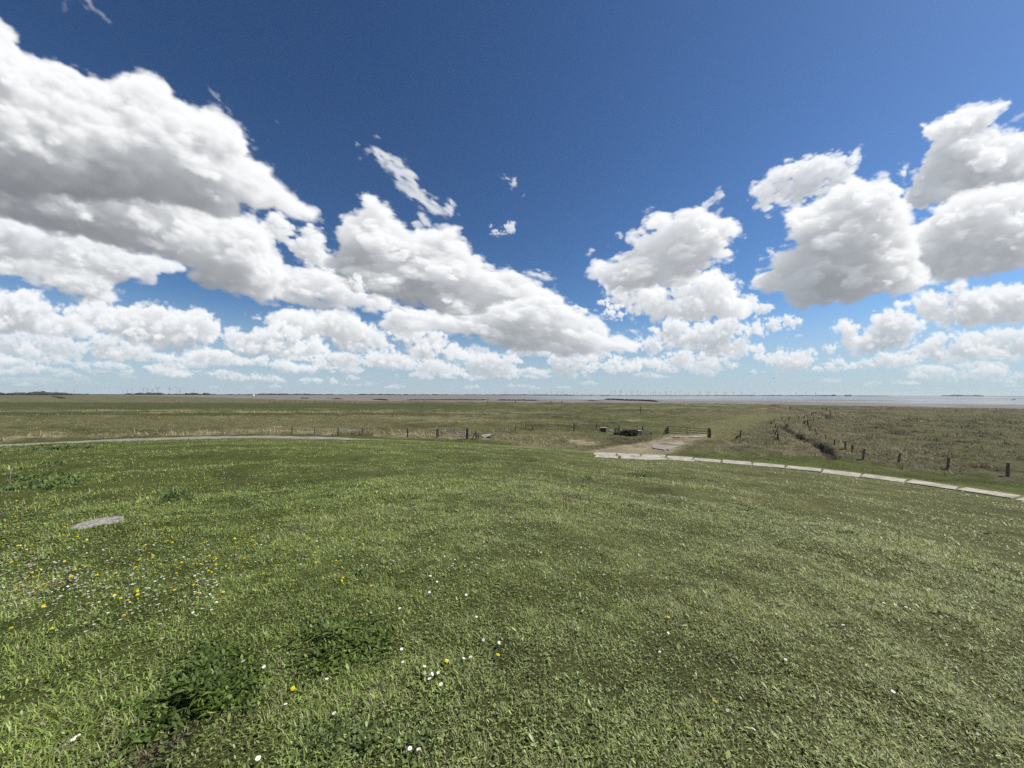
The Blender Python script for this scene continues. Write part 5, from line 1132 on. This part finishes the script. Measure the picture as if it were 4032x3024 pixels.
def far_house():
    p = pix(1000, 1557.5, 0); s = np.linalg.norm(p)/1454*3.2; s = min(s, 6)
    d = px_dir(1000, 1555); d = d/np.hypot(d[0], d[1]); c = np.array([d[0]*1500, d[1]*1500, -.4]); o = empty('white_cabin', c, .6); tag(o, 'tiny bright white cabin on the far flats at the left', 'cabin')
    bm = bmesh.new(); box(bm, (0, 0, 1.9), (5.2, 4, 3.8)); bm_obj('wall', bm, M_TURBW, o)
    bm = bmesh.new(); vs = [bm.verts.new(v) for v in ((-2.8, -2.3, 3.8), (2.8, -2.3, 3.8), (2.8, 2.3, 3.8), (-2.8, 2.3, 3.8), (-2.8, 0, 5.2), (2.8, 0, 5.2))]
    for f in ((0, 1, 5, 4), (2, 3, 4, 5), (0, 4, 3), (1, 2, 5), (3, 2, 1, 0)): bm.faces.new([vs[k] for k in f])
    bm_obj('roof', bm, M_TURBW, o)
far_house()
def turbines():
    g = random.Random(31)
    def make(mat, fat):
        bm = bmesh.new(); tube(bm, [(0, 0, 0), (0, 0, 40), (0, 0, 80)], [2.6*fat, 2.1*fat, 1.5*fat], 8); box(bm, (0, 0, 81), (4, 9, 4), bev=.6); t = bm_obj('wind_turbine', bm, mat)
        bm = bmesh.new()
        for k in range(3):
            a = 2*math.pi*k/3; u = Vector((math.sin(a), 0, math.cos(a))); s = Vector((math.cos(a), 0, -math.sin(a)))
            pts = [(2, 1.4), (10, 2.1), (40, .7)]; fr = []; bk = []
            for r, w in pts:
                w *= fat
                fr += [bm.verts.new(u*r-s*w), bm.verts.new(u*r+s*w)]; bk += [bm.verts.new(u*r-s*w+Vector((0, .8, 0))), bm.verts.new(u*r+s*w+Vector((0, .8, 0)))]
            for q in (0, 2): bm.faces.new((fr[q], fr[q+1], fr[q+3], fr[q+2])); bm.faces.new((bk[q+1], bk[q], bk[q+2], bk[q+3])); bm.faces.new((fr[q], fr[q+2], bk[q+2], bk[q])); bm.faces.new((fr[q+1], bk[q+1], bk[q+3], fr[q+3]))
        r = bm_obj('rotor', bm, mat, t, loc=(0, -5.2, 81)); return t, r
    src = {}
    def place(X, Yhub, Ybase, dist, mat, fat, label, group):
        d = px_dir(X, 1555); d = d/np.hypot(d[0], d[1]); key = (mat.name, fat)
        if key not in src: src[key] = make(mat, fat); t, r = src[key]
        else:
            t = link(src[key][0].copy()); r = link(src[key][1].copy(), t)
        dep = dist*px_dir(X, 1555)[1]/np.linalg.norm(px_dir(X, 1555)[:2])
        s = max(.5, (Ybase-Yhub+1.5)/FPX*dep/81); t.location = (d[0]*dist, d[1]*dist, 0); t.scale = (s,)*3; t.rotation_euler = (0, 0, g.uniform(-.7, .7)); r.rotation_euler = (0, g.uniform(0, 2.1), 0); tag(t, label, 'wind turbine', group)
    k0 = 'grey wind turbine in the clear cluster on the left horizon'
    for x, y in zip((200, 288, 405, 637, 730, 823, 948, 1208, 1360, 1425, 1735), (132, 145, 132, 105, 105, 140, 100, 105, 145, 110, 150)): place(450+.1808*x, 1510+.1808*y, 1551, 5200, M_TURB, 1.5, k0, 'wind turbines on the left horizon')
    for x, y, w in zip((68, 127, 155, 189, 222, 236, 258, 292), (262, 262, 245, 240, 258, 245, 264, 264), (0, 0, 1, 1, 0, 1, 0, 0)): place(x, 1480+.226*y, 1550, 6500, M_TURBW if w else M_TURB, 1.5, 'bright white wind turbine above the far left wood' if w else 'faint grey wind turbine above the far left wood', 'wind turbines above the far left wood')
    for x in (95, 150, 225, 250, 322, 385, 412, 480, 535, 580, 672, 712, 740, 805, 885, 900, 965, 1037, 1100, 1180, 1222, 1388, 1500, 1520, 1622, 1740, 1760, 1868, 1880, 1995, 2140, 2180): place(2380+.2712*x, 1541+g.uniform(-1.5, 2)+x*.0015, 1555, 9300, M_TURB, 1.15, 'tiny wind turbine in the long row on the far right shore', 'row of wind turbines on the far shore')
    for x in (172, 205, 220, 315, 343, 395, 430, 440, 522, 555): place(2000+.4973*x, 1543+g.uniform(-1.5, 2), 1554, 9300, M_TURB, 1.15, 'tiny wind turbine at the thin left start of the far row', 'left start of the far turbine row')
    for x in (483, 563, 408): place(2932+.4973*x, 1547, 1557, 9600, M_TURB, 1.7, 'tiny last wind turbine left of the farm mound', 'last turbines before the mound')
    for x in (620, 755, 1990): place(1000+.4973*x, 1543, 1553, 8000, M_TURB, 1.5, 'faint lone wind turbine over the centre-left tree line', 'lone turbines over the tree line')
turbines()
def bird(X, Y, dist, span, flap, mat, label, yaw=.3, group=None):
    d = px_dir(X, Y); d = d/np.linalg.norm(d); p = CAM+d*dist; L = span*.42; root = empty('bird', p, yaw); tag(root, label, 'bird', group)
    bm = bmesh.new(); tube(bm, [(0, -L*.5, 0), (0, -L*.38, .01*span), (0, -L*.1, 0), (0, L*.25, 0), (0, L*.55, .0)], [span*.008, span*.035, span*.062, span*.04, span*.012], 8)
    for s in (-1, 1):
        a = [bm.verts.new((s*span*.03, y*L, 0)) for y in (-.28, .10)]; b = [bm.verts.new((s*span*.25, y*L, flap*span*.16)) for y in (-.34, .02)]; c = [bm.verts.new((s*span*.5, y*L, flap*span*.05)) for y in (-.12, .02)]
        lo = [[bm.verts.new(v.co-Vector((0, 0, span*.012))) for v in q] for q in (a, b, c)]; up = (a, b, c)
        for q in (0, 1):
            bm.faces.new((up[q][0], up[q][1], up[q+1][1], up[q+1][0])); bm.faces.new((lo[q][1], lo[q][0], lo[q+1][0], lo[q+1][1]))
            bm.faces.new((up[q][0], up[q+1][0], lo[q+1][0], lo[q][0])); bm.faces.new((up[q][1], lo[q][1], lo[q+1][1], up[q+1][1]))
        bm.faces.new((c[0], c[1], lo[2][1], lo[2][0]))
    bm_obj('body', bm, mat, root)
bird(1192, 1532, 105, 1.0, .9, M_BIRD, 'grey gull flying low over the left marsh', yaw=.5); bird(3045, 1491, 150, .9, 1.2, M_BIRDD, 'small dark bird high over the bay at the right', yaw=1.0)
bird(3994, 1572.5, 150, 1.0, .7, M_BIRDD, 'dark bird skimming the water at the right edge', yaw=.4); bird(3986, 1575, 158, .9, 1.0, M_BIRDD, 'second dark bird, lower and left of the other at the right edge', yaw=-.3)
bird(1375, 1511, 260, .9, .6, M_BIRDD, 'very small distant bird above the centre-left tree line', yaw=.1); bird(690, 1523.5, 160, 1.2, .3, M_BIRDD, 'dark bird gliding between the left wind turbines', yaw=.2)
# ------------------------------------------------------------------ air, sky, sun, camera
def haze():
    m = bpy.data.materials.new('haze_air'); m.use_nodes = True; nt = m.node_tree; nt.nodes.clear(); o = nt.nodes.new('ShaderNodeOutputMaterial'); v = nt.nodes.new('ShaderNodeVolumePrincipled')
    v.inputs['Color'].default_value = (.80, .88, .97, 1); v.inputs['Density'].default_value = HAZE; v.inputs['Anisotropy'].default_value = .1; nt.links.new(v.outputs[0], o.inputs['Volume'])
    bm = bmesh.new(); box(bm, (0, 0, 68.5), (26400, 26400, 145)); tag(bm_obj('haze', bm, m), kind='stuff', label='pale blue haze over the flats and the far shore', cat='haze')
HAZE = 3e-5
haze()
def sky():
    w = bpy.data.worlds.new('World'); sc.world = w; w.use_nodes = True; nt = w.node_tree; nt.nodes.clear()
    L = cloud_layer(14.0); nv, nu = L.shape[:2]
    im = bpy.data.images.new('cloud_layer', nu, nv, alpha=True, float_buffer=True); im.colorspace_settings.name = 'Non-Color'; im.alpha_mode = 'CHANNEL_PACKED'
    im.pixels.foreach_set(np.ascontiguousarray(L, np.float32).ravel()); im.update(); im.pack()
    s = nt.nodes.new('ShaderNodeTexSky'); s.sky_type = 'NISHITA'; s.sun_disc = False; s.sun_elevation = SUN_EL; s.sun_rotation = SUN_AZ; s.air_density = 1.0; s.dust_density = .35; s.ozone_density = 4.5
    # the lowest few degrees of the clear-air model turn yellow; the maritime air here stays pale blue down to the horizon
    t0 = nt.nodes.new('ShaderNodeTexCoord'); vm = nd(nt, 'ShaderNodeVectorMath', operation='MULTIPLY_ADD'); nt.links.new(t0.outputs['Generated'], vm.inputs[0]); vm.inputs[1].default_value = (1, 1, .96); vm.inputs[2].default_value = (0, 0, .04)
    vn = nd(nt, 'ShaderNodeVectorMath', operation='NORMALIZE'); nt.links.new(vm.outputs[0], vn.inputs[0]); nt.links.new(vn.outputs[0], s.inputs[0])
    ga = nd(nt, 'ShaderNodeGamma', i_Gamma=1.5); nt.links.new(s.outputs[0], ga.inputs[0])
    mu = nd(nt, 'ShaderNodeVectorMath', operation='MULTIPLY'); nt.links.new(ga.outputs[0], mu.inputs[0]); mu.inputs[1].default_value = tuple(v/2**EXPOSURE for v in SKYMUL)
    tz = nt.nodes.new('ShaderNodeSeparateXYZ'); nt.links.new(t0.outputs['Generated'], tz.inputs[0])
    hf = nd(nt, 'ShaderNodeMapRange', interpolation_type='SMOOTHSTEP', i_From_Min=-.01, i_From_Max=.23, i_To_Min=.88, i_To_Max=0); nt.links.new(tz.outputs[2], hf.inputs[0])
    hm = nd(nt, 'ShaderNodeMix', data_type='RGBA'); nt.links.new(hf.outputs[0], hm.inputs['Factor']); nt.links.new(mu.outputs[0], hm.inputs['A']); hm.inputs['B'].default_value = tuple(v/2**EXPOSURE/SKY_STRENGTH for v in (.46, .56, .635))+(1,)
    tc = nt.nodes.new('ShaderNodeTexCoord'); sp = nt.nodes.new('ShaderNodeSeparateXYZ'); nt.links.new(tc.outputs['Generated'], sp.inputs[0])
    at = nd(nt, 'ShaderNodeMath', operation='ARCTAN2'); nt.links.new(sp.outputs[0], at.inputs[0]); nt.links.new(sp.outputs[1], at.inputs[1])
    el = nd(nt, 'ShaderNodeMath', operation='ARCSINE'); nt.links.new(sp.outputs[2], el.inputs[0])
    u = nd(nt, 'ShaderNodeMapRange', clamp=False, i_From_Min=RAD(AZ0), i_From_Max=RAD(AZ1)); nt.links.new(at.outputs[0], u.inputs[0])
    v = nd(nt, 'ShaderNodeMapRange', clamp=True, i_From_Min=RAD(EL0), i_From_Max=RAD(EL1), i_To_Min=.0005, i_To_Max=.9995); nt.links.new(el.outputs[0], v.inputs[0])
    cx = nt.nodes.new('ShaderNodeCombineXYZ'); nt.links.new(u.outputs[0], cx.inputs[0]); nt.links.new(v.outputs[0], cx.inputs[1])
    tx = nt.nodes.new('ShaderNodeTexImage'); tx.image = im; tx.extension = 'MIRROR'; tx.interpolation = 'Cubic'; nt.links.new(cx.outputs[0], tx.inputs[0])
    inv = nd(nt, 'ShaderNodeMath', operation='SUBTRACT'); inv.inputs[0].default_value = 1; nt.links.new(tx.outputs['Alpha'], inv.inputs[1])
    a = nd(nt, 'ShaderNodeVectorMath', operation='SCALE'); nt.links.new(hm.outputs['Result'], a.inputs[0]); nt.links.new(inv.outputs[0], a.inputs['Scale'])
    c = nd(nt, 'ShaderNodeVectorMath', operation='SCALE'); nt.links.new(tx.outputs['Color'], c.inputs[0]); c.inputs['Scale'].default_value = 1/SKY_STRENGTH/2**EXPOSURE
    ad = nd(nt, 'ShaderNodeVectorMath', operation='ADD'); nt.links.new(a.outputs[0], ad.inputs[0]); nt.links.new(c.outputs[0], ad.inputs[1])
    b = nd(nt, 'ShaderNodeBackground', i_Strength=SKY_STRENGTH); nt.links.new(ad.outputs[0], b.inputs[0]); o = nt.nodes.new('ShaderNodeOutputWorld'); nt.links.new(b.outputs[0], o.inputs[0])
EXPOSURE = .28
SKY_STRENGTH = .1; SKYMUL = (.47, .485, .445)
sky()
def sun_camera():
    l = bpy.data.lights.new('sun', 'SUN'); l.energy = SUN_POWER; l.angle = RAD(.53); l.color = (1.0, .955, .885)
    o = link(bpy.data.objects.new('sun', l)); o.rotation_euler = Vector(SUN).to_track_quat('Z', 'Y').to_euler(); o.location = (0, 0, 60)
    cd = bpy.data.cameras.new('camera'); cd.sensor_width = 36; cd.lens = 36*FPX/W0; cd.clip_start = .05; cd.clip_end = 40000
    c = link(bpy.data.objects.new('camera', cd)); x = px_dir(W0/2+FPX, H0/2)-px_dir(W0/2, H0/2); y = px_dir(W0/2, H0/2-FPX)-px_dir(W0/2, H0/2); z = -px_dir(W0/2, H0/2)
    M = Matrix([[x[i], y[i], z[i], CAM[i]] for i in range(3)]+[[0, 0, 0, 1]]); c.matrix_world = M; sc.camera = c
SUN_POWER = 4.8
sun_camera()
sc.view_settings.view_transform = 'Standard'; sc.view_settings.look = 'None'; sc.view_settings.exposure = EXPOSURE; sc.view_settings.gamma = 1
sc.cycles.max_bounces = 6; sc.cycles.diffuse_bounces = 3; sc.cycles.glossy_bounces = 2; sc.cycles.transmission_bounces = 3; sc.cycles.volume_bounces = 0; sc.cycles.use_denoising = False; sc.cycles.denoising_prefilter = 'NONE'; sc.cycles.sample_clamp_indirect = 4
